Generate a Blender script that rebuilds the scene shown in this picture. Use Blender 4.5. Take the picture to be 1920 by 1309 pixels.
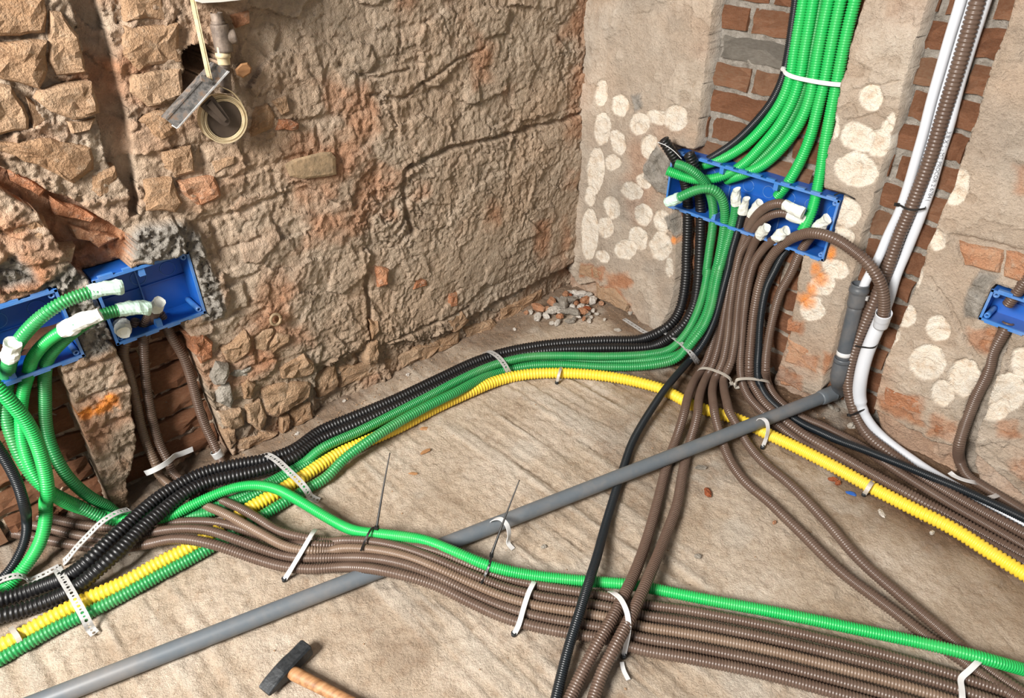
import bpy, math, random
import numpy as np
from mathutils import Vector

# ------------------------------------------------------------------ clear
for o in list(bpy.data.objects): bpy.data.objects.remove(o, do_unlink=True)
scene = bpy.context.scene
COL = scene.collection

# ------------------------------------------------------------------ camera
IW, IH = 1920.0, 1309.0
FPX = 1305.0; PITCH = math.radians(34.6); AZ = math.radians(46.9); CAMH = 1.235
FW = np.array([math.cos(PITCH)*math.cos(AZ), math.cos(PITCH)*math.sin(AZ), -math.sin(PITCH)])
RT = np.array([math.sin(AZ), -math.cos(AZ), 0.0]); UP = np.cross(RT, FW)
def ray(px, py): return FW + RT*(px-IW/2)/FPX + UP*(IH/2-py)/FPX
_r = ray(1072, 540); CAM = -_r*(CAMH/-_r[2]); CAM[2] = CAMH      # room corner on the floor is the origin
cd = bpy.data.cameras.new('camera'); cam = bpy.data.objects.new('camera', cd); COL.objects.link(cam)
cam.location = CAM; cam.rotation_euler = (math.pi/2-PITCH, 0, AZ-math.pi/2)
cd.sensor_width = 36; cd.lens = FPX/IW*36; cd.clip_start = 0.02; cd.clip_end = 50
scene.camera = cam

# ------------------------------------------------------------------ world, light, exposure
w = bpy.data.worlds.new('world'); scene.world = w; w.use_nodes = True
bg = w.node_tree.nodes['Background']; bg.inputs[0].default_value = (0.93, 0.96, 1.0, 1); bg.inputs[1].default_value = 0.26
def area(name, loc, target, sx, sy, power, col):
    l = bpy.data.lights.new(name, 'AREA'); l.shape = 'RECTANGLE'; l.size = sx; l.size_y = sy; l.energy = power; l.color = col
    o = bpy.data.objects.new(name, l); COL.objects.link(o); o.location = loc
    o.rotation_euler = (Vector(target)-Vector(loc)).to_track_quat('-Z', 'Y').to_euler(); return o
area('window_daylight', (-3.3, -0.95, 2.15), (-0.4, -0.5, 0.2), 0.95, 0.95, 225, (1.0, 0.965, 0.915))
vs = scene.view_settings; vs.view_transform = 'Standard'; vs.look = 'None'; vs.exposure = 0.0; vs.gamma = 1.0; vs.use_curve_mapping = False

# ------------------------------------------------------------------ pixel -> place helpers (surfaces of the room)
CR = {'P':(0,0,1),'A':(1200,220,3.84),'B':(1200,500,2.6667),'C':(0,830,2.975),'D':(400,800,2.4),'E':(1000,860,2.087),
      'F':(600,430,2.743),'G':(0,430,2.975),'H':(1200,0,2.6667),'I':(1230,440,4.09),'J':(0,400,4.514),'K':(1780,480,5.95),
      'W':(290,0,4.514),'M':(1500,700,4.2214),'N':(0,620,3.85),'O':(330,560,4.085),'S':(1080,140,2.617),'T':(1540,0,2.727),
      'U':(1600,440,2.519),'V':(1440,420,3.85),'Q':(0,0,2.844),'X':(460,1150,7.385),'Y':(980,520,8.727),'Z':(0,0,2.975)}
def px(c, x, y): ox, oy, s = CR[c]; return ox+x/s, oy+y/s
def onF(p, z=0.0): r = ray(*p); return CAM + r*((z-CAM[2])/r[2])
def onL(p, d=0.0): r = ray(*p); return CAM + r*((-d-CAM[1])/r[1])
def onR(p, d=0.0): r = ray(*p); return CAM + r*((-d-CAM[0])/r[0])
def at(c, x, y, s, h):
    p = px(c, x, y)
    return onF(p, h) if s == 'f' else onL(p, h) if s == 'l' else onR(p, h)
def uvL(c, pts):                                        # outline on the left wall -> (u, z)
    return np.array([[-(q := onL(px(c, x, y)))[0], q[2]] for x, y in pts])
def uvR(c, pts):
    return np.array([[-(q := onR(px(c, x, y)))[1], q[2]] for x, y in pts])

# ------------------------------------------------------------------ noise (numpy)
def _h(ix, iy, s):
    n = (ix.astype(np.int64)*374761393 + iy.astype(np.int64)*668265263 + s*1274126177) & 0xffffffff
    n = ((n ^ (n >> 13))*1274126177) & 0xffffffff
    n = ((n ^ (n >> 16))*2246822519) & 0xffffffff
    return ((n ^ (n >> 15)) & 0xffffff)/float(0xffffff)
def vn(x, y, s=0):
    x = np.asarray(x, float); y = np.asarray(y, float)
    ix = np.floor(x); iy = np.floor(y); fx = x-ix; fy = y-iy
    fx = fx*fx*fx*(fx*(fx*6-15)+10); fy = fy*fy*fy*(fy*(fy*6-15)+10)
    a = _h(ix, iy, s); b = _h(ix+1, iy, s); c = _h(ix, iy+1, s); d = _h(ix+1, iy+1, s)
    return ((a*(1-fx)+b*fx)*(1-fy) + (c*(1-fx)+d*fx)*fy)*2-1
def fbm(x, y, s=0, o=4):
    t = 0; a = 1.0; n = 0
    for k in range(o): t = t + a*vn(x*2**k, y*2**k, s+k*17); n += a; a *= .5
    return t/n
def facets(x, y, s=0, tilt=1.0):
    """broken, chiselled facets: every cell is its own tilted plane"""
    ix = np.floor(x); iy = np.floor(y); best = np.full(x.shape, 9e9); val = np.zeros(x.shape); sec = np.full(x.shape, 9e9)
    for dx in (-1, 0, 1):
        for dy in (-1, 0, 1):
            cx = ix+dx; cy = iy+dy
            jx = cx+.5+.8*(_h(cx, cy, s)-.5); jy = cy+.5+.8*(_h(cx, cy, s+7)-.5)
            d = (x-jx)**2+(y-jy)**2
            v = (_h(cx, cy, s+13)*2-1) + tilt*((_h(cx, cy, s+19)*2-1)*(x-jx)+(_h(cx, cy, s+23)*2-1)*(y-jy))
            m = d < best
            sec = np.where(m, best, np.minimum(sec, d)); val = np.where(m, v, val); best = np.where(m, d, best)
    return val, np.sqrt(sec)-np.sqrt(best)
def ss(a, b, x): t = np.clip((x-a)/(b-a), 0, 1); return t*t*(3-2*t)
def sdpoly(x, y, poly):
    """signed distance, negative inside"""
    d = np.full(x.shape, 9e9); ins = np.zeros(x.shape, bool); n = len(poly)
    for i in range(n):
        ax, ay = poly[i]; bx, by = poly[(i+1) % n]; ex, ey = bx-ax, by-ay
        t = np.clip(((x-ax)*ex+(y-ay)*ey)/(ex*ex+ey*ey+1e-12), 0, 1)
        d = np.minimum(d, (x-ax-ex*t)**2+(y-ay-ey*t)**2)
        c = ((ay > y) != (by > y)) & (x < (bx-ax)*(y-ay)/((by-ay) if abs(by-ay) > 1e-12 else 1e-12)+ax)
        ins ^= c
    d = np.sqrt(d); return np.where(ins, -d, d)
def dline(x, y, pts):
    d = np.full(x.shape, 9e9)
    for (ax, ay), (bx, by) in zip(pts[:-1], pts[1:]):
        ex, ey = bx-ax, by-ay; t = np.clip(((x-ax)*ex+(y-ay)*ey)/(ex*ex+ey*ey+1e-12), 0, 1)
        d = np.minimum(d, (x-ax-ex*t)**2+(y-ay-ey*t)**2)
    return np.sqrt(d)

# ------------------------------------------------------------------ materials
MATS = {}
def newmat(name):
    m = bpy.data.materials.new(name); m.use_nodes = True; nt = m.node_tree
    b = nt.nodes['Principled BSDF']; MATS[name] = m; return m, nt, b
def N(nt, typ, **kw):
    n = nt.nodes.new(typ)
    for k, v in kw.items():
        if isinstance(k, str) and k.startswith('i_'): n.inputs[k[2:].replace('_', ' ')].default_value = v
        else: setattr(n, k, v)
    return n
def noise(nt, scale, detail=6, rough=.6, vec=None):
    n = N(nt, 'ShaderNodeTexNoise'); n.inputs['Scale'].default_value = scale; n.inputs['Detail'].default_value = detail; n.inputs['Roughness'].default_value = rough
    if vec is not None: nt.links.new(vec, n.inputs['Vector'])
    return n.outputs['Fac']
def ramp(nt, fac, stops):
    r = N(nt, 'ShaderNodeValToRGB'); e = r.color_ramp.elements
    while len(e) < len(stops): e.new(0.5)
    for i, (p, c) in enumerate(stops): e[i].position = p; e[i].color = (*c, 1) if len(c) == 3 else c
    nt.links.new(fac, r.inputs[0]); return r.outputs[0]
def mix(nt, fac, a, b, mode='MIX'):
    m = N(nt, 'ShaderNodeMix', data_type='RGBA', blend_type=mode)
    for s, v in ((m.inputs[0], fac), (m.inputs[6], a), (m.inputs[7], b)):
        if hasattr(v, 'is_linked'): nt.links.new(v, s)
        elif isinstance(v, (int, float)): s.default_value = v
        else: s.default_value = (*v, 1)
    return m.outputs[2]
def mth(nt, op, a, b=None):
    m = N(nt, 'ShaderNodeMath', operation=op)
    for s, v in ((m.inputs[0], a), (m.inputs[1], b)):
        if v is None: continue
        if hasattr(v, 'is_linked'): nt.links.new(v, s)
        else: s.default_value = v
    return m.outputs[0]
def bump(nt, b, h, strength, dist):
    n = N(nt, 'ShaderNodeBump'); n.inputs['Strength'].default_value = strength; n.inputs['Distance'].default_value = dist
    nt.links.new(h, n.inputs['Height']); nt.links.new(n.outputs[0], b.inputs['Normal'])
def objvec(nt): return N(nt, 'ShaderNodeTexCoord').outputs['Object']
def plastic(name, col, rough=.38, dust=.12, dustcol=(.42, .33, .25), spec=.5):
    m, nt, b = newmat(name); v = objvec(nt)
    f = ramp(nt, noise(nt, 9, 5, .7, v), [(.45, (0, 0, 0)), (.75, (1, 1, 1))])
    c = mix(nt, mth(nt, 'MULTIPLY', f, dust*2), col, dustcol)
    c2 = mix(nt, mth(nt, 'MULTIPLY', noise(nt, 60, 4, .6, v), dust), c, dustcol)
    nt.links.new(c2, b.inputs['Base Color']); b.inputs['Roughness'].default_value = rough; b.inputs['Specular IOR Level'].default_value = spec
    return m
plastic('brown_conduit', (.098, .060, .044), .33, .06)
plastic('brown_conduit_light', (.165, .105, .070), .38, .10)
plastic('green_conduit', (.006, .43, .088), .34, .04)
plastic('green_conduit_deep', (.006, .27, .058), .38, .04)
plastic('green_conduit_shaded', (.010, .265, .068), .36, .06)  # same green darkened, shade on floor and left runs put into the colour
plastic('black_conduit', (.006, .0065, .008), .40, .008)
plastic('black_blue_conduit', (.007, .011, .015), .34, .008)
plastic('yellow_conduit', (.86, .60, .035), .45, .07)
plastic('white_pipe', (.62, .65, .70), .38, .05)
plastic('grey_pvc', (.100, .125, .148), .42, .12)
plastic('grey_pvc_dark', (.060, .075, .092), .42, .10)
plastic('blue_plastic', (.003, .095, .42), .34, .03)
plastic('blue_rim', (.02, .17, .52), .33, .16, (.45, .45, .45))
plastic('black_plastic', (.01, .01, .011), .4, .02)
plastic('white_tie', (.66, .66, .66), .4, .06)
plastic('beige_tie', (.50, .46, .40), .45, .1)
plastic('tape', (.74, .76, .70), .5, .08)
plastic('tape_green', (.56, .78, .66), .5, .05)
plastic('ink', (.10, .10, .11), .5, .0)
m, nt, b = newmat('steel'); v = objvec(nt); b.inputs['Metallic'].default_value = .15
nt.links.new(ramp(nt, noise(nt, 40, 5, .7, v), [(.3, (.34, .33, .32)), (.7, (.62, .62, .61))]), b.inputs['Base Color']); b.inputs['Roughness'].default_value = .42
m, nt, b = newmat('dirty_steel'); v = objvec(nt); b.inputs['Metallic'].default_value = .55
nt.links.new(ramp(nt, noise(nt, 55, 6, .75, v), [(.38, (.09, .085, .08)), (.52, (.27, .26, .25)), (.66, (.38, .24, .15))]), b.inputs['Base Color']); b.inputs['Roughness'].default_value = .5
bump(nt, b, noise(nt, 120, 4, .6, v), .3, .002)
m, nt, b = newmat('old_iron'); v = objvec(nt); b.inputs['Metallic'].default_value = .2
nt.links.new(ramp(nt, noise(nt, 35, 6, .7, v), [(.35, (.09, .07, .06)), (.65, (.26, .20, .155))]), b.inputs['Base Color']); b.inputs['Roughness'].default_value = .65
bump(nt, b, noise(nt, 90, 4, .6, v), .5, .003)
m, nt, b = newmat('dark_metal'); v = objvec(nt); b.inputs['Metallic'].default_value = .4
nt.links.new(ramp(nt, noise(nt, 50, 6, .7, v), [(.35, (.018, .021, .024)), (.7, (.06, .065, .07))]), b.inputs['Base Color']); b.inputs['Roughness'].default_value = .5
bump(nt, b, noise(nt, 160, 4, .6, v), .5, .002)
m, nt, b = newmat('brown_bakelite'); v = objvec(nt)
nt.links.new(ramp(nt, noise(nt, 30, 4, .6, v), [(.3, (.055, .038, .028)), (.7, (.10, .072, .052))]), b.inputs['Base Color']); b.inputs['Roughness'].default_value = .55
m, nt, b = newmat('strap_webbing'); v = objvec(nt)
nt.links.new(ramp(nt, noise(nt, 45, 5, .7, v), [(.3, (.48, .36, .19)), (.7, (.72, .60, .40))]), b.inputs['Base Color']); b.inputs['Roughness'].default_value = .8
bump(nt, b, noise(nt, 900, 2, .5, v), .3, .001)
m, nt, b = newmat('wood'); v = objvec(nt)
mp = N(nt, 'ShaderNodeMapping'); mp.inputs['Scale'].default_value = (6, 40, 40); nt.links.new(v, mp.inputs['Vector'])
gr = noise(nt, 3, 6, .6, mp.outputs[0])
nt.links.new(ramp(nt, gr, [(.3, (.22, .10, .042)), (.55, (.40, .205, .09)), (.75, (.50, .29, .145))]), b.inputs['Base Color']); b.inputs['Roughness'].default_value = .55
bump(nt, b, gr, .3, .002)
m, nt, b = newmat('old_wood'); v = objvec(nt)
nt.links.new(ramp(nt, noise(nt, 40, 6, .7, v), [(.35, (.20, .145, .085)), (.65, (.42, .29, .17))]), b.inputs['Base Color']); b.inputs['Roughness'].default_value = .75
bump(nt, b, noise(nt, 130, 4, .6, v), .5, .003)
m, nt, b = newmat('white_paint'); b.inputs['Base Color'].default_value = (.74, .72, .66, 1); b.inputs['Roughness'].default_value = .5

def masonry(name, base, var, spec=None):
    """dusty plaster; the colour attribute masks say where other matter lies:
       r = bare white pecks, g = brick, b = grey mortar, a = orange marking paint"""
    m, nt, b = newmat(name); v = objvec(nt)
    at_ = N(nt, 'ShaderNodeAttribute', attribute_name='matter'); sp = N(nt, 'ShaderNodeSeparateColor'); nt.links.new(at_.outputs['Color'], sp.inputs[0])
    n1 = noise(nt, 7, 7, .62, v); n2 = noise(nt, 38, 6, .65, v); n3 = noise(nt, 170, 5, .65, v); n4 = noise(nt, 3.3, 4, .5, v)
    c = ramp(nt, n1, [(.30, base[0]), (.5, base[1]), (.70, base[2])])
    c = mix(nt, ramp(nt, n4, [(.45, (0, 0, 0)), (.68, (.7, .7, .7))]), c, var)
    c = mix(nt, .55, c, ramp(nt, n2, [(.25, (.42, .42, .42)), (.75, (.62, .61, .60))]), 'OVERLAY')
    br = ramp(nt, n2, [(.25, (.26, .10, .045)), (.5, (.43, .185, .088)), (.75, (.56, .31, .18))])
    br = mix(nt, ramp(nt, n1, [(.5, (0, 0, 0)), (.72, (.6, .6, .6))]), br, (.44, .32, .23))
    c = mix(nt, sp.outputs[1], c, br)
    wh = ramp(nt, n2, [(.28, (.66, .50, .36)), (.45, (.84, .73, .60)), (.72, (.90, .84, .74))])
    c = mix(nt, sp.outputs[0], c, wh)
    gm = ramp(nt, n2, [(.3, (.19, .170, .142)), (.55, (.33, .300, .262)), (.75, (.47, .435, .39))])
    c = mix(nt, sp.outputs[2], c, gm)
    c = mix(nt, mth(nt, 'MULTIPLY', at_.outputs['Alpha'], ramp(nt, n2, [(.3, (.55, .55, .55)), (.6, (1, 1, 1))])), c, (.92, .30, .045))
    c = mix(nt, .5, c, ramp(nt, n3, [(.25, (.36, .36, .36)), (.75, (.64, .64, .64))]), 'OVERLAY')
    nt.links.new(c, b.inputs['Base Color']); b.inputs['Roughness'].default_value = .92; b.inputs['Specular IOR Level'].default_value = .15
    n5 = noise(nt, 420, 3, .6, v)
    h = mth(nt, 'ADD', mth(nt, 'ADD', n2, mth(nt, 'MULTIPLY', n3, .6)), mth(nt, 'MULTIPLY', n5, .28))
    bump(nt, b, h, 1.0, .010)
    return m
masonry('plaster_left', [(.355, .262, .186), (.445, .345, .256), (.53, .435, .338)], (.47, .315, .205))
masonry('plaster_right', [(.36, .285, .215), (.44, .36, .285), (.52, .445, .365)], (.50, .36, .255))
def brickmat(name, cols, dust):
    m, nt, b = newmat(name); v = objvec(nt); oi = N(nt, 'ShaderNodeObjectInfo')
    n1 = noise(nt, 14, 6, .65, v); n2 = noise(nt, 60, 6, .7, v); n3 = noise(nt, 220, 4, .6, v)
    f = mth(nt, 'ADD', mth(nt, 'MULTIPLY', n1, .7), mth(nt, 'MULTIPLY', oi.outputs['Random'], .3))
    c = ramp(nt, f, [(.28, cols[0]), (.5, cols[1]), (.72, cols[2])])
    c = mix(nt, ramp(nt, n2, [(.52, (0, 0, 0)), (.74, (.75, .75, .75))]), c, dust)
    c = mix(nt, .5, c, ramp(nt, n3, [(.25, (.36, .36, .36)), (.75, (.62, .62, .62))]), 'OVERLAY')
    nt.links.new(c, b.inputs['Base Color']); b.inputs['Roughness'].default_value = .9; b.inputs['Specular IOR Level'].default_value = .15
    bump(nt, b, mth(nt, 'ADD', n2, mth(nt, 'MULTIPLY', n3, .5)), 1.0, .012)
brickmat('brick', [(.35, .145, .072), (.50, .225, .118), (.58, .34, .21)], (.52, .41, .32))
brickmat('dusty_brick', [(.38, .225, .125), (.46, .295, .18), (.50, .345, .225)], (.47, .36, .26))
brickmat('grey_stone', [(.24, .21, .175), (.36, .32, .27), (.48, .44, .38)], (.55, .5, .44))
brickmat('chip_orange', [(.40, .18, .09), (.50, .26, .15), (.56, .34, .22)], (.5, .4, .3))
brickmat('chip_white', [(.52, .47, .40), (.66, .60, .53), (.75, .70, .64)], (.5, .45, .38))
brickmat('chip_red', [(.28, .075, .03), (.38, .115, .05), (.42, .15, .08)], (.40, .25, .17))
# floor screed
m, nt, b = newmat('screed'); v = objvec(nt)
at_ = N(nt, 'ShaderNodeAttribute', attribute_name='matter'); sp = N(nt, 'ShaderNodeSeparateColor'); nt.links.new(at_.outputs['Color'], sp.inputs[0])
n1 = noise(nt, 5, 6, .6, v); n2 = noise(nt, 45, 7, .7, v); n3 = noise(nt, 190, 5, .7, v)
c = ramp(nt, n1, [(.3, (.44, .335, .24)), (.5, (.58, .47, .36)), (.7, (.68, .58, .475))])
c = mix(nt, ramp(nt, n2, [(.48, (.0, .0, .0)), (.74, (.7, .7, .7))]), c, (.36, .24, .155))
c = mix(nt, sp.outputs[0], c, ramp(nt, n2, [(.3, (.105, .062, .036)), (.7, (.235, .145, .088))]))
c = mix(nt, sp.outputs[1], c, (.62, .56, .48))
c = mix(nt, .6, c, ramp(nt, n3, [(.25, (.34, .34, .34)), (.75, (.64, .64, .64))]), 'OVERLAY')
nt.links.new(c, b.inputs['Base Color']); b.inputs['Roughness'].default_value = .9; b.inputs['Specular IOR Level'].default_value = .2
bump(nt, b, mth(nt, 'ADD', n2, mth(nt, 'MULTIPLY', n3, .6)), 1.0, .010)

# ------------------------------------------------------------------ object helpers
WL = {}                                                  # world origin of each object
def mk(name, V, faces, mat, parent=None, smooth=False, origin=None):
    V = np.asarray(V, float).reshape(-1, 3)
    if parent is not None: o0 = WL[parent.name]*0 + (origin if origin is not None else WL[parent.name])
    else: o0 = origin if origin is not None else np.array([V[:, 0].mean(), V[:, 1].mean(), V[:, 2].min()])
    me = bpy.data.meshes.new(name); L = V-o0
    if isinstance(faces, np.ndarray) and faces.ndim == 2:
        n, k = faces.shape; me.vertices.add(len(L)); me.vertices.foreach_set('co', L.ravel())
        me.loops.add(n*k); me.loops.foreach_set('vertex_index', faces.ravel().astype(np.int32))
        me.polygons.add(n); me.polygons.foreach_set('loop_start', np.arange(0, n*k, k, dtype=np.int32))
        me.update(calc_edges=True)
    else:
        me.from_pydata(L.tolist(), [], [list(map(int, f)) for f in faces])
    me.materials.append(MATS[mat])
    if smooth: me.polygons.foreach_set('use_smooth', np.ones(len(me.polygons), bool))
    me.update(); me.validate()
    o = bpy.data.objects.new(name, me); COL.objects.link(o); WL[o.name] = np.array(o0, float)
    if parent is not None: o.parent = parent; o.location = o0-WL[parent.name]
    else: o.location = o0
    return o
def tag(o, label, cat, group=None, kind=None):
    o['label'] = label; o['category'] = cat
    if group: o['group'] = group
    if kind: o['kind'] = kind
    return o
def empty(name, loc):
    o = bpy.data.objects.new(name, None); o.empty_display_size = .02; COL.objects.link(o); o.location = loc; WL[o.name] = np.array(loc, float); return o
def nrm(a): a = np.asarray(a, float); return a/(np.linalg.norm(a)+1e-12)

def spline(P, step=.003, sig=.010):
    P = np.asarray(P, float); keep = [0]
    for i in range(1, len(P)):
        if np.linalg.norm(P[i]-P[keep[-1]]) > .004: keep.append(i)
    P = P[keep]; Q = np.vstack([2*P[0]-P[1], P, 2*P[-1]-P[-2]]); out = []
    for i in range(1, len(Q)-2):
        p0, p1, p2, p3 = Q[i-1:i+3]
        t0 = 0; t1 = t0+np.linalg.norm(p1-p0)**.5; t2 = t1+np.linalg.norm(p2-p1)**.5; t3 = t2+np.linalg.norm(p3-p2)**.5
        t = np.linspace(t1, t2, 24, endpoint=False)[:, None]
        A1 = (t1-t)/(t1-t0)*p0+(t-t0)/(t1-t0)*p1; A2 = (t2-t)/(t2-t1)*p1+(t-t1)/(t2-t1)*p2; A3 = (t3-t)/(t3-t2)*p2+(t-t2)/(t3-t2)*p3
        B1 = (t2-t)/(t2-t0)*A1+(t-t0)/(t2-t0)*A2; B2 = (t3-t)/(t3-t1)*A2+(t-t1)/(t3-t1)*A3
        out.append((t2-t)/(t2-t1)*B1+(t-t1)/(t2-t1)*B2)
    out.append(P[-1:]); C = np.vstack(out); C = resample(C, step)
    if sig > 0:
        k = int(3*sig/step); ker = np.exp(-.5*(np.arange(-k, k+1)*step/sig)**2); ker /= ker.sum()
        E = np.vstack([2*C[0]-C[k:0:-1], C, 2*C[-1]-C[-2:-k-2:-1]]) if len(C) > k+2 else None
        if E is not None: C = np.stack([np.convolve(E[:, j], ker, 'valid') for j in range(3)], 1)
    return C
def arclen(C): return np.concatenate([[0], np.cumsum(np.linalg.norm(np.diff(C, axis=0), axis=1))])
def resample(C, step):
    s = arclen(C); n = max(2, int(round(s[-1]/step))+1); t = np.linspace(0, s[-1], n)
    return np.stack([np.interp(t, s, C[:, j]) for j in range(3)], 1)
def sample(C, t): s = arclen(C); return np.stack([np.interp(t, s, C[:, j]) for j in range(3)], 1)
def frames(C):
    T = np.gradient(C, axis=0); T /= np.linalg.norm(T, axis=1)[:, None]+1e-12
    U = np.zeros_like(T); a = np.array([0, 0, 1.]) if abs(T[0, 2]) < .9 else np.array([1., 0, 0])
    u = nrm(a-T[0]*(a@T[0])); U[0] = u
    for i in range(1, len(T)): u = u-T[i]*(u@T[i]); u /= np.linalg.norm(u)+1e-12; U[i] = u
    return T, U, np.cross(T, U)
def sweep(C, R, seg, cap=.03, hollow=.8):
    """tube around centre line C with radius per ring; ends are open mouths with a wall thickness"""
    T, U, W = frames(C); R = np.asarray(R, float)
    rings = [(C[i], U[i], W[i], R[i]) for i in range(0)]
    pos = [C]; uu = [U]; ww = [W]; rr = [R]
    def endcap(i, sgn):
        p = np.array([C[i], C[i]-sgn*T[i]*cap]); return p, np.array([U[i]]*2), np.array([W[i]]*2), np.array([R[i]*hollow]*2)
    a = endcap(0, -1); b = endcap(-1, 1)
    pos = np.vstack([a[0][::-1], C, b[0]]); uu = np.vstack([a[1], U, b[1]]); ww = np.vstack([a[2], W, b[2]]); rr = np.concatenate([a[3], R, b[3]])
    th = np.linspace(0, 2*math.pi, seg, endpoint=False)
    V = pos[:, None, :]+rr[:, None, None]*(np.cos(th)[None, :, None]*uu[:, None, :]+np.sin(th)[None, :, None]*ww[:, None, :])
    n = len(pos); i = np.arange(n-1)[:, None]; j = np.arange(seg)[None, :]; j2 = (j+1) % seg
    F = np.stack([i*seg+j, i*seg+j2, (i+1)*seg+j2, (i+1)*seg+j], -1).reshape(-1, 4)
    return V.reshape(-1, 3), F
def pathpts(segs):
    """segs: (crop, surface, height, [(x, y[, height]) ...])"""
    P = []
    for c, s, h, pts in segs:
        for q in pts: P.append(at(c, q[0], q[1], s, q[2] if len(q) > 2 else h))
    return np.array(P)
PATHS = {}
def outside(q):
    d = np.asarray(q)-CAM; zc = d@FW; x = IW/2+FPX*(d@RT)/zc; y = IH/2-FPX*(d@UP)/zc; return zc < .05 or x < 0 or x > IW or y < 0 or y > IH
def run_on(C, r, ln=.55):
    for e in (0, 1):
        A = C if e else C[::-1]
        if outside(A[-1]):
            d = nrm(A[-1]-A[-12]); up_ = d[2] > .6
            if d[2] < -.5 or (A[-1][2] > .1 and A[-1][0] < -.2): continue
            if not up_: d = nrm(d*[1, 1, 0])
            L = min(ln, max(.02, (1.70-A[-1][2])/max(d[2], .3))) if up_ else ln
            t = np.arange(.003, L, .003)[:, None]; B = A[-1]+d*t
            if not up_: B[:, 0] = np.minimum(B[:, 0], max(-r-.004, A[-1][0])); B[:, 1] = np.minimum(B[:, 1], max(-r-.004, A[-1][1]))
            A = np.vstack([A, B]); C = A if e else A[::-1]
    return C
def conduit(segs, r, pitch, mat, label, seg=12, amp=.23, key=None, sig=.012, name='corrugated_conduit', group=None):
    C = run_on(spline(pathpts(segs), .003, sig), r); L = arclen(C)[-1]; n = int(L/pitch)
    if pitch > 0:
        offs = np.array([0, .26, .5, .74]); t = ((np.arange(n)[:, None]+offs[None, :])*pitch).ravel()
        R = np.tile(np.array([1-amp, 1-amp*.12, 1, 1-amp*.12])*r, n)
    D = sample(C, t); V, F = sweep(D, R, seg)
    o = mk(name, V, F, mat, smooth=True); tag(o, label, 'conduit', group)
    PATHS[key or label] = (C, r); return o
def tube(name, C, r, mat, parent=None, seg=20, cap=.02, hollow=.85, smooth=True):
    R = np.full(len(C), r) if np.isscalar(r) else r
    V, F = sweep(C, R, seg, cap, hollow); return mk(name, V, F, mat, parent, smooth)
rng = np.random.default_rng(5)
def tape_cap(cond, key, end, ln, over, mat='tape', flat=.75, tilt=0):
    """crumpled tape wrapped round a conduit end: ln along the conduit, over beyond it"""
    C, r = PATHS[key]; C = C if end else C[::-1]
    s = arclen(C)[-1]; k = np.argmax(arclen(C) > s-ln); A = C[k:]
    d = nrm(C[-1]-C[-6]); ext = [C[-1]+d*over*t for t in (.3, .6, 1.0)]
    P = resample(np.vstack([A, ext]), .004); n = len(P); T, U, W = frames(P); seg = 14; V = []
    th = np.linspace(0, 2*math.pi, seg, endpoint=False); t = np.linspace(0, 1, n)
    for i in range(n):
        past = max(0, (t[i]*(ln+over)-ln)/max(over, 1e-6))
        rad = r*1.16*(1-.05*past)*(1+.07*math.sin(past*5+C[0, 0]*90))
        f = 1-(1-flat)*past
        wob = 1+.30*fbm(np.cos(th)*1.1+i*.22+end*7+C[0, 0]*50, np.sin(th)*1.1+C[0, 2]*90+i*.1, 31, 3)
        V.append(P[i]+rad*wob[:, None]*(np.cos(th)[:, None]*U[i]+f*np.sin(th)[:, None]*W[i]))
    V.append(V[-1]*.55+(P[-1]-nrm(d)*.006)*.45); V = np.vstack(V); n += 1
    F = [[i*seg+j, i*seg+(j+1) % seg, (i+1)*seg+(j+1) % seg, (i+1)*seg+j] for i in range(n-1) for j in range(seg)]
    F.append([(n-1)*seg+j for j in range(seg)]); F.append([j for j in range(seg)][::-1])
    return mk('tape_cap', V, F, mat, cond, False)
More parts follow.
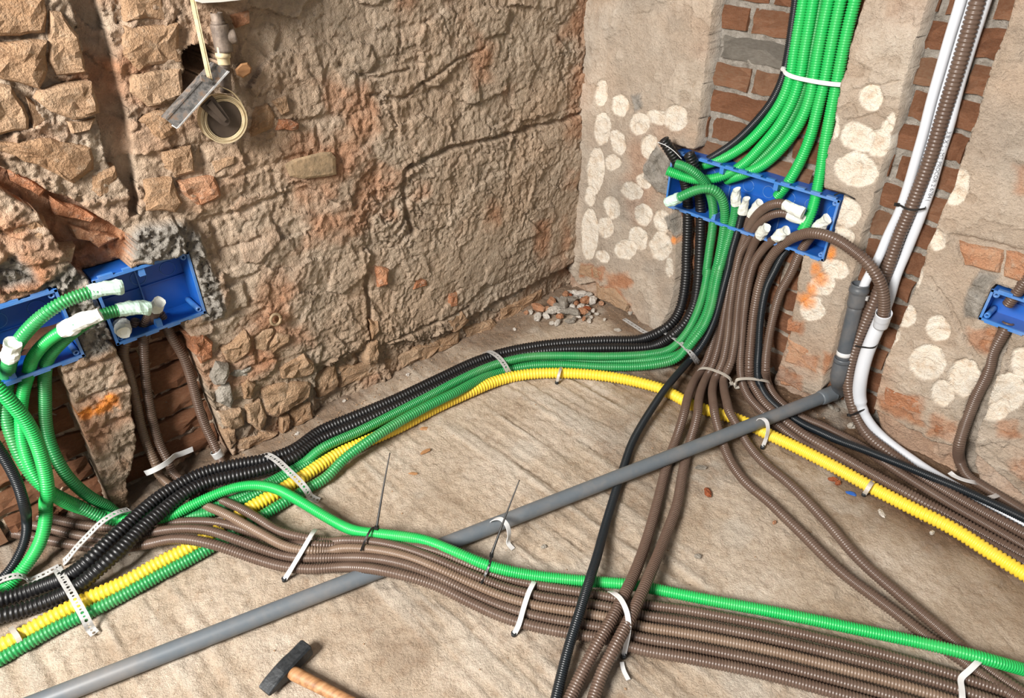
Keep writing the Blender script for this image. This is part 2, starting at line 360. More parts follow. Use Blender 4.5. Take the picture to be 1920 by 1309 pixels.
def band(name, P, width, thick, mat, parent=None, holes=False, wdir=None, sig=.004, label=None, cell=.0085):
    """flat strap along points P; with holes it is a perforated strip"""
    C = spline(P, .002, sig); s = arclen(C); L = s[-1]
    wd = nrm(np.cross(C[-1]-C[0], [0, 0, 1.])) if wdir is None else nrm(wdir)
    def frame(t):
        p = sample(C, t); e = 1e-3; T = sample(C, np.minimum(t+e, L))-sample(C, np.maximum(t-e, 0)); T /= np.linalg.norm(T, axis=1)[:, None]+1e-12
        W = wd[None]-T*(T@wd)[:, None]; W /= np.linalg.norm(W, axis=1)[:, None]+1e-12
        return p, W, np.cross(T, W)
    S = []; Wc = []; F = []
    if not holes:
        t = np.linspace(0, L, max(3, int(L/.004))); n = len(t)
        for side in (-1, 1): S += list(t); Wc += [side*width/2]*n
        F = [[i, i+1, n+i+1, n+i] for i in range(n-1)]
    else:
        nc = max(1, int(L/cell)); cl = L/nc; idx = {}
        def vid(a, b):
            k = (round(a*1e6), round(b*1e6))
            if k not in idx: idx[k] = len(S); S.append(a); Wc.append(b)
            return idx[k]
        for c in range(nc):
            s0 = c*cl; cx = s0+cl/2; h = width/2
            o_ = [(s0, -h), (cx, -h), (s0+cl, -h), (s0+cl, 0), (s0+cl, h), (cx, h), (s0, h), (s0, 0)]
            rh = min(cl, width)*(.38 if c % 2 == 0 else .27)
            i_ = [(cx+rh*math.cos(a), rh*math.sin(a)) for a in [math.radians(-135+45*k) for k in range(8)]]
            if c % 2 == 1: i_ = [(cx+rh*.8*math.cos(a), rh*1.0*math.sin(a)) for a in [math.radians(-135+45*k) for k in range(8)]]
            ov = [vid(*q) for q in o_]; iv = []
            for q in i_: iv.append(len(S)); S.append(q[0]); Wc.append(q[1])
            for k in range(8): F.append([ov[k], ov[(k+1) % 8], iv[(k+1) % 8], iv[k]])
    S = np.array(S); Wc = np.array(Wc); p, W, Nn = frame(S); n = len(S)
    V = np.vstack([p+W*Wc[:, None]+Nn*thick/2, p+W*Wc[:, None]-Nn*thick/2])
    ec = {}
    for f in F:
        for a, b_ in zip(f, f[1:]+f[:1]): ec[(a, b_)] = 1
    faces = F+[[q+n for q in f[::-1]] for f in F]
    for (a, b_) in list(ec):
        if (b_, a) not in ec: faces.append([b_, a, a+n, b_+n])
    return mk(name, V, faces, mat, parent, False)
def box(c, ax, half):
    """8 corners and faces of an oriented box"""
    c = np.asarray(c, float); V = []
    for sx in (-1, 1):
        for sy in (-1, 1):
            for sz in (-1, 1): V.append(c+ax[0]*half[0]*sx+ax[1]*half[1]*sy+ax[2]*half[2]*sz)
    F = [[0, 1, 3, 2], [4, 6, 7, 5], [0, 4, 5, 1], [2, 3, 7, 6], [0, 2, 6, 4], [1, 5, 7, 3]]
    return V, F
def join(parts):
    V = []; F = []
    for v, f in parts:
        k = len(V); V += list(v); F += [[i+k for i in q] for q in f]
    return V, F
XA = np.eye(3)

# ================================================================== STRUCTURE
# ---- left wall: hacked brickwork, (u, z, d) with u = -x and d towards the room
RES = .0031
def axis(a, b, res, lo=None, hi=None):                   # fine where the photo looks, coarse further out
    A = [np.arange(a, b, res)]
    if lo is not None: A.insert(0, np.linspace(lo, a, max(2, int((a-lo)/.022)), endpoint=False))
    if hi is not None: A.append(np.linspace(A[-1][-1], hi, max(2, int((hi-b)/.022)))[1:])
    return np.concatenate(A)
def grid(us, zs): return np.meshgrid(us, zs)
def snap(s, SU, SZ):
    gz, gu = np.gradient(s, ZS, US); g = np.hypot(gu, gz)+1e-9; m = (np.abs(s) < RES*1.05) & (g > .4); dl = np.where(s < 0, -.0004, .0004)-s
    SU[m] = (dl*gu/g)[m]; SZ[m] = (dl*gz/g)[m]
def heightwall(name, U, Z, D, masks, conv, mat, SU, SZ):
    U = U+SU; Z = Z+SZ; D = D.copy(); D[0, :] = D[-1, :] = -.25; D[:, 0] = D[:, -1] = -.25
    V = conv(U.ravel(), Z.ravel(), D.ravel()); h, w_ = U.shape
    i = np.arange(h-1)[:, None]; j = np.arange(w_-1)[None, :]
    F = np.stack([i*w_+j, i*w_+j+1, (i+1)*w_+j+1, (i+1)*w_+j], -1).reshape(-1, 4)
    if conv(np.array([0.]), np.array([0.]), np.array([1.]))[0][1] < -.5: F = F[:, ::-1]
    o = mk(name, V, np.ascontiguousarray(F), mat, smooth=False, origin=np.zeros(3)); o['kind'] = 'structure'
    ca = o.data.color_attributes.new('matter', 'FLOAT_COLOR', 'POINT')
    A = np.stack([np.clip(q, 0, 1).ravel() for q in masks], 1).astype(np.float32); ca.data.foreach_set('color', A.ravel())
    return o
CHL = {}
CHL['groove'] = uvL('Q', [(215, -700), (355, -60), (440, 260), (515, 600), (560, 860), (690, 1010), (690, 1150), (745, 1150), (730, 900), (665, 560), (600, 300), (520, -60), (400, -700)])
CHL['diag'] = uvL('P', [(-300, 165), (-60, 285), (0, 312), (46, 333), (141, 380), (211, 422), (250, 445), (240, 500), (190, 530), (150, 515), (105, 455), (70, 402), (0, 352), (-60, 320), (-300, 215)])
CHL['low_right'] = uvL('P', [(200, 640), (345, 600), (390, 724), (425, 828), (440, 870), (470, 1000), (250, 1080), (236, 900), (257, 841), (252, 789), (244, 724), (221, 654)])
CHL['low_left'] = uvL('P', [(-200, 740), (109, 667), (112, 687), (208, 945), (240, 1080), (-260, 1400)])
BOXL2 = (uvL('P', [(178, 527), (352, 471), (379, 584), (217, 645)]))
bz = BOXL2; b2u0, b2u1 = (bz[1, 0]+bz[2, 0])/2, (bz[0, 0]+bz[3, 0])/2; b2z0, b2z1 = (bz[2, 1]+bz[3, 1])/2, (bz[0, 1]+bz[1, 1])/2
q = uvL('P', [(109, 547), (151, 666)]); b1u0 = q[:, 0].mean(); b1u1 = b1u0+.205; b1z0, b1z1 = q[1, 1], q[0, 1]+.006
def rect(u0, u1, z0, z1): return np.array([[u0, z0], [u1, z0], [u1, z1], [u0, z1]])
CHL['b1'] = rect(b1u0-.005, b1u1+.005, b1z0-.005, b1z1+.005); CHL['b2'] = rect(b2u0-.005, b2u1+.005, b2z0-.005, b2z1+.005)
HOLE = uvL('W', [(215, 470), (290, 400), (370, 340), (440, 380), (520, 430), (520, 600), (400, 640), (320, 740), (240, 790)])
US = axis(-.05, 1.76, RES, None, 2.6); ZS = axis(-.04, 1.10, RES, None, 1.75); U, Z = grid(US, ZS)
wx = U+.006*fbm(U*40, Z*40, 3, 3); wz = Z+.006*fbm(U*40, Z*40, 9, 3)
f1, e1 = facets(wx*10, wz*14, 5, 1.6); f2, e2 = facets(U*44+1.2*vn(U*18, Z*18, 2), Z*34+1.2*vn(U*18, Z*18, 12), 6, 2.2); f3, _ = facets(U*105+vn(U*50, Z*50, 2), Z*80, 8, 2.2)
big = fbm(U*2.6, Z*3.2, 21, 3)
rm = .55+.75*ss(-.3, .4, fbm(U*4, Z*4, 27, 2))
D = .011*big + .0050*f1 + rm*(.0024*f2 + .0016*f3) + .0018*fbm(U*90, Z*90, 40, 3)
# scooped hack marks, running down the wall
f4, e4 = facets(wx*22, wz*9, 77, .6)
D += -.010*np.clip(f4-.55, 0, 1)*ss(.05, .35, e4)
# coursed joints half hidden under the mortar
course = (Z+.008*fbm(U*5, Z*2, 61, 2))/.078; row = np.floor(course); fr = course-row
ul = U/.26+.5*(row % 2)+.18*_h(row, row*0, 5); fu = (ul-np.floor(ul))
joint = np.minimum(np.minimum(fr, 1-fr)*.078, np.minimum(fu, 1-fu)*.26)
vis = ss(-.05, .45, fbm(U*3+9, Z*3, 91, 3)-.12+.30*ss(.9, 1.5, U))
D += -.007*(1-ss(.003, .011, joint+.003*vn(U*90, Z*90, 3)))*vis
brickcell = _h(row, np.floor(ul), 44); D += .007*(brickcell-.5)*vis
# cracks and steps seen in the wall
def crack(pts, wdt, dep, step=0):
    global D
    q = uvL('P', pts); dd = dline(wx, wz, q); D -= dep*(1-ss(wdt*.3, wdt, dd))
crack([(770, 312), (850, 278), (940, 258), (1000, 240), (1060, 225), (1110, 200)], .010, .016)
crack([(772, 308), (755, 322), (757, 360), (764, 405), (775, 435)], .011, .013)
crack([(700, 180), (760, 185), (860, 110), (915, 90)], .006, .008)
crack([(690, 520), (695, 600), (700, 655)], .010, .016)
crack([(640, 120), (700, 150), (770, 130)], .006, .007)
crack([(590, 690), (700, 655), (800, 612), (880, 575)], .007, .010)
# set back foot of the wall and its ragged lower edge
foot = uvL('P', [(595, 692), (640, 680), (700, 655), (750, 640), (800, 640), (900, 585), (940, 560), (1030, 520), (1110, 470), (1140, 700), (560, 900), (590, 790)])
D -= .020*ss(.004, -.004, sdpoly(wx, wz, foot))
# flat dusty area right of the crack
flat = uvL('P', [(780, 320), (1100, 225), (1085, 500), (1000, 520), (800, 560), (770, 440)])
mflat = ss(.01, -.03, sdpoly(wx, wz, flat)); D = D*(1-.35*mflat)+.004*mflat
grey = np.zeros_like(U); brickm = np.zeros_like(U); white = np.zeros_like(U); paint = np.zeros_like(U)
# mortar packed round the boxes
for c, pts, lift in [('J', [(1110, 150), (1200, 80), (1500, 60), (1570, 110), (1600, 330), (1500, 360), (1250, 420), (1100, 370), (1050, 300)], .022),
                     ('J', [(1540, 60), (1700, 180), (1800, 480), (1860, 690), (1890, 800), (1870, 890), (1720, 910), (1660, 820), (1560, 330)], .012),
                     ('J', [(560, 700), (860, 690), (960, 1100), (900, 1180), (760, 1230), (680, 1190), (560, 830)], -.004),
                     ('J', [(330, 640), (520, 500), (690, 290), (860, 400), (890, 490), (700, 620), (500, 690)], -.006),
                     ('J', [(80, 360), (150, 350), (330, 580), (0, 640), (-60, 600), (-60, 480)], -.012)]:
    s = sdpoly(wx, wz, uvL(c, pts)); k = ss(.008, -.008, s); grey = np.maximum(grey, k)
    D = D*(1-k)+k*(lift+.004*f2+.004*f3+.006*fbm(U*55, Z*55, 15, 4))
for c, x, y, rx, ry in [('N', 630, 600, 70, 60), ('N', 810, 520, 95, 75), ('N', 720, 570, 60, 50)]:
    p = uvL(c, [(x, y), (x+rx, y), (x, y+ry)]); dd = np.hypot((U-p[0, 0])/abs(p[1, 0]-p[0, 0]), (Z-p[0, 1])/abs(p[2, 1]-p[0, 1]))
    paint = np.maximum(paint, ss(1.15, .5, dd+.5*fbm(U*70, Z*70, 33, 3)))
brickm = .60*ss(.05, .5, fbm(U*6.5, Z*7.5, 71, 4)+.22*ss(1.0, 1.5, U)-.14) + .22*ss(.2, .6, f1)*ss(.85, 1.2, U)
brickm = np.maximum(brickm, .55*ss(.10, .02, np.abs(U))*ss(-.3, .3, fbm(U*14, Z*14, 3, 3)))
# the chases
SU = np.zeros_like(U); SZ = np.zeros_like(U)
back = -.072+.005*f2+.004*fbm(U*35, Z*35, 88, 3)
for k, pol in CHL.items():
    rough = 1.0 if k[0] != 'b' else 0.0
    s = sdpoly(U+rough*.004*fbm(U*30, Z*30, 4, 3), Z+rough*.004*fbm(U*30, Z*30, 14, 3), pol)
    dep = back if k in ('low_right', 'low_left') else (-.030+.6*D) if k == 'groove' else (-.055+.5*D) if k == 'diag' else np.full_like(D, -.085)
    kk = (s < 0)*1.0; snap(s, SU, SZ); D = D*(1-kk)+np.minimum(dep, D)*kk
    if k == 'diag': brickm = np.maximum(brickm, .95*ss(.004, -.002, s)); grey = grey*(1-ss(.002, -.002, s))+.35*ss(.002, -.002, s)*ss(.1, .4, fbm(U*14, Z*14, 55, 3))
    if k in ('low_right', 'low_left'): brickm = np.maximum(brickm*(1-kk), .55*kk*ss(-.2, .3, fbm(U*12, Z*12, 66, 3))); grey = np.maximum(grey*(1-kk), .35*kk*ss(-.1, .4, fbm(U*18, Z*18, 56, 3)))
    if k == 'groove': grey = np.maximum(grey, .3*kk*ss(0, .5, fbm(U*20, Z*8, 12, 3)))
s = sdpoly(wx, wz, HOLE); kk = (s < 0)*1.0; snap(s, SU, SZ); D = D*(1-kk)-.45*kk
wall_left = heightwall('wall_left', U, Z, D, (white, brickm, grey, paint), lambda u, z, d: np.stack([-u, -d, z], 1), 'plaster_left', SU, SZ)

# ---- right wall: plaster with chases, (v, z, d) with v = -y
CHR = {}
CHR['one'] = uvR('P', [(1395, -430), (1339, 0), (1322, 130), (1303, 274), (1290, 300), (1545, 380), (1545, 322), (1580, 150), (1623, 0), (1728, -430)])
CHR['one_low'] = uvR('P', [(1258, 375), (1267, 440), (1266, 520), (1256, 580), (1236, 625), (1225, 660), (1420, 740), (1452, 712), (1472, 655), (1482, 620), (1492, 560), (1505, 480)])
CHR['two'] = uvR('P', [(1874, -430), (1740, 10), (1700, 155), (1650, 330), (1616, 440), (1598, 520), (1575, 600), (1553, 690), (1530, 760), (1520, 800), (1650, 860), (1639, 765), (1660, 680), (1690, 600), (1721, 522), (1740, 465), (1790, 340), (1830, 220), (1865, 110), (1905, 5), (2063, -430)])
CHR['three'] = uvR('P', [(1868, 615), (1850, 680), (1822, 735), (1800, 800), (1786, 870), (1790, 940), (1850, 960), (1822, 880), (1838, 800), (1862, 730), (1885, 660), (1897, 620)])
CHR['top3'] = uvR('P', [(1905, 560), (1925, 520), (1960, 470), (1985, 480), (1950, 570)])
bz = uvR('P', [(1262, 285), (1572, 375), (1547, 485), (1252, 385)])
bRu0, bRu1, bRz0, bRz1 = (bz[0, 0]+bz[3, 0])/2, (bz[1, 0]+bz[2, 0])/2, (bz[2, 1]+bz[3, 1])/2, (bz[0, 1]+bz[1, 1])/2
q = uvR('K', [(480, 375), (365, 690)]); bSu0 = q[:, 0].mean(); bSu1 = bSu0+.14; bSz0, bSz1 = q[1, 1], q[0, 1]
CHR['box'] = rect(bRu0-.005, bRu1+.005, bRz0-.005, bRz1+.02); CHR['sbox'] = rect(bSu0-.005, bSu1+.005, bSz0-.005, bSz1+.014)
US = axis(-.03, 1.48, RES, None, 2.4); ZS = axis(-.04, 1.10, RES, None, 1.75); U, Z = grid(US, ZS)
wx = U+.005*fbm(U*40, Z*40, 103, 3); wz = Z+.005*fbm(U*40, Z*40, 109, 3)
f1, e1 = facets(wx*8, wz*9, 105, 1.2); f2, e2 = facets(wx*32, wz*28, 106, 1.4)
ruff = ss(-.1, .35, fbm(U*3.2, Z*3.2, 121, 3)); ruff = np.maximum(ruff, ss(.78, .98, Z)*.8)
D = .004*fbm(U*3, Z*3, 130, 3)+ruff*(.0042*f1+.0026*f2)+.0012*fbm(U*70, Z*70, 140, 3)
white = np.zeros_like(U); brickm = np.zeros_like(U); grey = np.zeros_like(U); paint = np.zeros_like(U)
smooth_zone = ss(.02, -.02, sdpoly(U, Z, uvR('P', [(1090, 230), (1330, 200), (1310, 300), (1270, 520), (1240, 520), (1090, 500)])))
fl = fbm(U*4.5+.3*vn(U*30, Z*30, 8), Z*4.5, 411, 4); flake = ss(.02, .05, fl)*(1-smooth_zone); flake2 = ss(.24, .26, fl)*(1-smooth_zone)
D += .0026*flake+.0022*flake2; white = .13*flake+.12*flake2; grey = .16*smooth_zone+.30*ss(.1, .4, fbm(U*5, Z*5, 431, 3))
SP = {'S': [(125, 90, 27, 62, 5), (215, 155, 38, 50, -8), (310, 240, 46, 54, 20), (400, 212, 60, 32, 8), (490, 215, 50, 62, 10), (360, 355, 42, 58, 0), (130, 265, 40, 78, 6), (207, 330, 32, 58, -18), (180, 432, 33, 40, 20),
            (97, 470, 40, 112, 3), (70, 600, 22, 45, 0), (335, 520, 36, 34, 0), (270, 570, 55, 36, 22), (175, 652, 35, 54, -18), (330, 687, 42, 52, 0), (420, 720, 38, 58, -10), (145, 748, 38, 50, 0),
            (65, 785, 39, 126, 2), (303, 805, 42, 58, -20), (240, 860, 50, 46, 25), (415, 842, 54, 64, 0), (130, 895, 34, 26, 35), (458, 945, 20, 44, 0)],
      'T': [(260, 500, 52, 66, 0), (190, 700, 88, 72, 15), (290, 730, 62, 62, 0), (340, 640, 26, 60, 30), (180, 868, 105, 84, 12), (135, 1087, 62, 72, 0), (105, 1210, 58, 46, 10), (70, 650, 18, 60, 5), (690, 960, 55, 95, 22), (590, 1225, 46, 46, 0)],
      'V': [(490, 325, 95, 58, 25), (395, 440, 88, 76, 0), (325, 615, 84, 84, 0), (530, 80, 80, 48, 10)],
      'U': [(252, 385, 36, 52, 10), (400, 445, 54, 58, -20), (355, 600, 82, 84, 30), (420, 745, 48, 60, -25), (525, 670, 74, 86, 15), (720, 745, 84, 92, 0), (680, 830, 60, 40, -30), (800, 610, 56, 70, 0), (305, 205, 14, 44, 10), (395, 30, 40, 42, 0), (198, 490, 14, 34, 25)]}
for c, L in SP.items():
    for x, y, rx, ry, a in L:
        a = math.radians(a); pp = [(x+rx*math.cos(t)*math.cos(a)-ry*math.sin(t)*math.sin(a), y+rx*math.cos(t)*math.sin(a)+ry*math.sin(t)*math.cos(a)) for t in np.linspace(0, 2*math.pi, 14, endpoint=False)]
        s = sdpoly(U+.005*fbm(U*42, Z*42, 203, 2), Z+.005*fbm(U*42, Z*42, 209, 2), uvR(c, pp))-.0025; k = ss(.0016, -.0016, s); white = np.maximum(white, k)
        D = D*(1-.5*k)-k*(.0035+.0022*f2+.0016*fbm(U*110, Z*30, 7, 2))
for c, x, y, rx, ry in [('V', 375, 405, 62, 75), ('V', 275, 550, 90, 75), ('V', 345, 320, 50, 70), ('V', 455, 215, 45, 75), ('S', 478, 812, 16, 30), ('V', 320, 480, 60, 60)]:
    p = uvR(c, [(x, y), (x+rx, y), (x, y+ry)]); dd = np.hypot((U-p[0, 0])/abs(p[1, 0]-p[0, 0]), (Z-p[0, 1])/abs(p[2, 1]-p[0, 1]))
    paint = np.maximum(paint, .9*ss(1.2, .25, dd+.35*fbm(U*50, Z*50, 233, 3)))
for c, pts in [('S', [(340, 430), (400, 340), (470, 410), (470, 600), (400, 570), (330, 500)]), ('S', [(430, 700), (520, 650), (520, 790), (480, 800)]),
               ('K', [(200, 400), (330, 180), (520, 230), (450, 380), (340, 690), (180, 690), (170, 560)]), ('S', [(270, 100), (320, 95), (330, 160), (290, 185)])]:
    s = sdpoly(wx, wz, uvR(c, pts)); k = ss(.006, -.006, s); grey = np.maximum(grey, k); D = D*(1-k)+k*(.006+.006*f2+.004*fbm(U*45, Z*45, 15, 4))
# brick that shows where the plaster is gone
for c, pts in [('P', [(1640, 740), (1735, 745), (1730, 800), (1650, 770)]), ('P', [(1755, 775), (1800, 790), (1790, 830), (1740, 810)]), ('U', [(660, 890), (760, 880), (790, 960), (690, 950)]), ('U', [(730, 1080), (830, 1040), (830, 1160), (740, 1110)]),
               ('S', [(90, 1020), (200, 1040), (270, 1130), (250, 1170), (90, 1090)]), ('S', [(20, 930), (140, 950), (130, 1010), (20, 990)]), ('S', [(150, 980), (260, 960), (280, 1050), (160, 1040)]), ('V', [(140, 690), (250, 720), (240, 800), (120, 780)]), ('V', [(180, 900), (370, 960), (360, 1090), (190, 1030)]),
               ('V', [(70, 1010), (260, 1090), (230, 1210), (60, 1170)]), ('V', [(400, 930), (480, 950), (440, 1120), (380, 1090)]), ('U', [(540, 430), (680, 440), (640, 560), (560, 520)]), ('T', [(980, 830), (1060, 830), (1060, 1000), (1000, 980)])]:
    s = sdpoly(wx, wz, uvR(c, pts)); brickm = np.maximum(brickm, .85*ss(.010, -.010, s+.012*fbm(U*30, Z*30, 77, 3)))
brickm = np.maximum(brickm, .45*ss(.05, .5, fbm(U*4, Z*5, 171, 3)))
# ragged lower edge of the plaster, brick foot set back below it
ragged = uvR('P', [(1060, 500), (1085, 535), (1115, 530), (1140, 555), (1180, 575), (1195, 600), (1240, 640), (1460, 715), (1560, 760), (1639, 768), (1700, 800), (1745, 828), (1790, 835), (1830, 850), (1880, 900), (1925, 935), (2000, 960), (2000, 1200), (1060, 800)])
k = ss(.003, -.003, sdpoly(wx, wz, ragged)); D = D*(1-k)+k*(-.016+.005*f1+.003*f2); brickm = brickm*(1-k)+k*.38
for pts in [[(1660, 400), (1760, 540), (1800, 610), (1830, 690)][1:], [(1745, 520), (1780, 580), (1812, 640), (1840, 672)], [(1600, 170), (1650, 160), (1690, 155)], [(1590, 225), (1640, 215), (1672, 240)]]:
    dd = dline(wx, wz, uvR('P', pts)); D -= .007*(1-ss(.001, .004, dd)); 
step = uvR('P', [(1775, 440), (1800, 442), (1860, 452), (1990, 490), (1990, 560), (1870, 522), (1805, 500), (1795, 462)])
D -= .008*ss(.003, -.003, sdpoly(wx, wz, step))
SU = np.zeros_like(U); SZ = np.zeros_like(U)
back = -.056+.003*f2+.003*fbm(U*40, Z*40, 188, 3)
for k_, pol in CHR.items():
    isb = 'box' in k_; s = sdpoly(U+(0 if isb else .0045*fbm(U*28, Z*28, 104, 3)), Z+(0 if isb else .004*fbm(U*28, Z*28, 114, 3)), pol); kk = (s < 0)*1.0; snap(s, SU, SZ)
    dep = np.full_like(D, -.090) if isb else (-.030+D) if k_ in ('three', 'top3') else back
    D = D*(1-kk)+np.minimum(dep, D)*kk
    if not isb: white *= (1-kk); paint *= (1-kk); grey = grey*(1-kk)+kk*(.95 if k_ in ('one', 'two') else .6); brickm = brickm*(1-kk)
wall_right = heightwall('wall_right', U, Z, D, (white, brickm, grey, paint), lambda u, z, d: np.stack([-d, -u, z], 1), 'plaster_right', SU, SZ)

# ---- floor: brushed screed
XS = axis(-1.98, .12, .0044, -2.7); YS = axis(-1.62, .12, .0044, -2.5); X, Y = grid(XS, YS)
rd = nrm((onF((1412, 1061))-onF((1287, 980)))[:2]); sA = X*rd[0]+Y*rd[1]; sB = -X*rd[1]+Y*rd[0]
f1, e1 = facets(X*40+2*vn(X*20, Y*20, 3), Y*40, 301, 1.2)
rid = fbm(sA*2.6, sB*46, 310, 4); rmask = ss(-.25, .35, fbm(X*2.2, Y*2.2, 320, 3))
Zf = .0035*fbm(X*3, Y*3, 330, 3)+.0085*rid*rmask+.0014*f1+.0024*fbm(X*60, Y*60, 340, 3)
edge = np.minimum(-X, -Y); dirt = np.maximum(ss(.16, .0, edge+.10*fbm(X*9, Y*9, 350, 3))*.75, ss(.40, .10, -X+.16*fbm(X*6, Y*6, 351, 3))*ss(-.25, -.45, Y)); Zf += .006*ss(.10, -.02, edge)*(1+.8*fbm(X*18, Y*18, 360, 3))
Zf -= .004
Vf = np.stack([X.ravel(), Y.ravel(), Zf.ravel()], 1); h, w_ = X.shape; i = np.arange(h-1)[:, None]; j = np.arange(w_-1)[None, :]
Ff = np.stack([i*w_+j, i*w_+j+1, (i+1)*w_+j+1, (i+1)*w_+j], -1).reshape(-1, 4)
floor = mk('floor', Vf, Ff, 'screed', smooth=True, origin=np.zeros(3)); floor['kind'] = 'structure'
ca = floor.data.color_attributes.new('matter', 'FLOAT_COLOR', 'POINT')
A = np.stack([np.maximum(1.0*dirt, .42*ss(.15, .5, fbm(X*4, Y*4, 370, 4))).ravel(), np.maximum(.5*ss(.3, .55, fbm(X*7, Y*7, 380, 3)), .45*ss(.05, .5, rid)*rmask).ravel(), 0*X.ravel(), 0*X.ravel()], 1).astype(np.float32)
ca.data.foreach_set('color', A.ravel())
def floor_z(x, y):
    jx = int(np.searchsorted(XS, x)); iy = int(np.searchsorted(YS, y)); return float(Zf[min(max(iy, 0), Zf.shape[0]-1), min(max(jx, 0), Zf.shape[1]-1)])

# ---- bricks: shared rough meshes, children of the walls
def brick_mesh(k):
    nx, nz = 8, 4; xs = np.linspace(-.5, .5, nx); zs = np.linspace(-.5, .5, nz); V = []
    for a, z in enumerate(zs):
        for c_, x in enumerate(xs):
            ed = (a in (0, nz-1)) or (c_ in (0, nx-1))
            jx = .012*(_h(np.array([a*9+c_]), np.array([k]), 3)[0]-.5) if not ed else .02*(_h(np.array([a*9+c_]), np.array([k]), 4)[0]-.5)
            jz = .10*(_h(np.array([a*9+c_]), np.array([k]), 5)[0]-.5)
            yy = -.5+(.14+.30*_h(np.array([a]), np.array([c_+k*31]), 6)[0] if ed else .30*_h(np.array([a]), np.array([c_+k*31]), 7)[0])
            V.append((x+jx, yy, z+jz))
    F = [[a*nx+c_, a*nx+c_+1, (a+1)*nx+c_+1, (a+1)*nx+c_] for a in range(nz-1) for c_ in range(nx-1)]
    per = [c_ for c_ in range(nx)]+[a*nx+nx-1 for a in range(1, nz)]+[(nz-1)*nx+c_ for c_ in range(nx-2, -1, -1)]+[a*nx for a in range(nz-2, 0, -1)]
    n0 = len(V); V += [(V[p][0], .5, V[p][2]) for p in per]; m_ = len(per)
    F += [[per[(i+1) % m_], per[i], n0+i, n0+(i+1) % m_] for i in range(m_)]
    me = bpy.data.meshes.new('brick'); me.from_pydata(V, [], F); return me
BM = {}
for mt in ('brick', 'dusty_brick', 'grey_stone'):
    BM[mt] = [brick_mesh(k+{'brick': 0, 'dusty_brick': 10, 'grey_stone': 20}[mt]) for k in range(6)]
    for me in BM[mt]: me.materials.append(MATS[mt])
def put_brick(wall, u, z, dfront, lu, lz, mt='brick', dep=.05, tilt=0):
    o = bpy.data.objects.new('brick', BM[mt][int(rng.integers(6))]); COL.objects.link(o); o.parent = wall
    o.scale = (lu*(1 if rng.random() < .5 else -1), dep, lz)
    if o.scale[0] < 0: o.scale = (lu, dep, lz)
    if wall is wall_left: o.location = (-u, -(dfront-dep/2), z); o.rotation_euler = (0, tilt, 0)
    else: o.location = (-(dfront-dep/2), -u, z); o.rotation_euler = (tilt, 0, -math.pi/2)
    return o
def lattice(wall, poly, course, zoff, dfront, blen, joint=.011, skip=None, grey_at=()):
    z0, z1 = poly[:, 1].min(), poly[:, 1].max(); k0 = int((z0-zoff)/course)-1; k1 = int((z1-zoff)/course)+1
    for k in range(k0, k1+1):
        zc = zoff+(k+.5)*course
        if zc < .0 or zc > 1.6: continue
        off = (.5 if k % 2 else 0)+.12*math.sin(k*2.3); u = poly[:, 0].min()-blen*1.5+off*blen
        while u < poly[:, 0].max()+blen:
            L = blen*(1 if rng.random() < .65 else .5); uc = u+L/2
            uu = np.array([uc-L*.45, uc-L*.2, uc, uc+L*.2, uc+L*.45]); s = sdpoly(uu, np.full(5, zc), poly)
            if (s < .003).any():
                mt = 'grey_stone' if any(abs(uc-a) < L/2 and abs(zc-b_) < course*.6 for a, b_ in grey_at) else 'brick'
                put_brick(wall, uc, zc, dfront+.004*(rng.random()-.5), L-joint, course-joint, mt, .035, .02*(rng.random()-.5))
            u += L
lattice(wall_right, CHR['one'], .068, .012, -.039, .235, .015, grey_at=[tuple(uvR('H', [(540, 270)])[0])])
lattice(wall_right, CHR['one_low'], .068, .012, -.040, .235, .014)
lattice(wall_right, CHR['two'], .0690, .020, -.038, .170, .016)
lattice(wall_left, CHL['low_right'], .069, .010, -.052, .20, .013)
lattice(wall_left, CHL['low_left'], .069, .010, -.052, .22, .013)
def stone(wall, c, pts, dfront, mt='dusty_brick', amp=.006, seed=None, name='brick'):
    pol = (uvL if wall is wall_left else uvR)(c, pts); n = len(pol); out = []
    for i in range(n):
        a, b_ = pol[i], pol[(i+1) % n]; k = max(1, int(np.linalg.norm(b_-a)/.016))
        for t in range(k): out.append(a+(b_-a)*t/k)
    out = np.array(out); cen = out.mean(0); n = len(out); sd = int(abs(cen[0]*7919+cen[1]*104729)) if seed is None else seed
    wob = .0035*np.stack([vn(out[:, 0]*60, out[:, 1]*60, 5), vn(out[:, 0]*60, out[:, 1]*60, 15)], 1); out = out+wob
    gx, gz = rng.random(2)*.10-.05; rings = []
    for sc, dd in ((1.05, -.045), (1.03, dfront-.012), (.95, dfront-.004), (.80, dfront), (.45, dfront+.001)):
        q = cen+(out-cen)*sc; d = np.full(n, dd)
        if dd > -.04: d = d+(q-cen)@np.array([gx, gz])+amp*.8*vn(q[:, 0]*38, q[:, 1]*38, sd % 97)+amp*.4*vn(q[:, 0]*90, q[:, 1]*90, sd % 89)
        rings.append((q, d))
    V = []
    for q, d in rings:
        for i in range(n): V.append((-q[i, 0], -d[i], q[i, 1]) if wall is wall_left else (-d[i], -q[i, 0], q[i, 1]))
    dc = dfront+amp*.5*float(vn(cen[0]*38, cen[1]*38, sd % 97)); V.append((-cen[0], -dc, cen[1]) if wall is wall_left else (-dc, -cen[0], cen[1]))
    F = [[r*n+i, r*n+(i+1) % n, (r+1)*n+(i+1) % n, (r+1)*n+i] for r in range(4) for i in range(n)]+[[4*n+i, 4*n+(i+1) % n, 5*n] for i in range(n)]
    return mk(name, V, F, mt, wall, False)
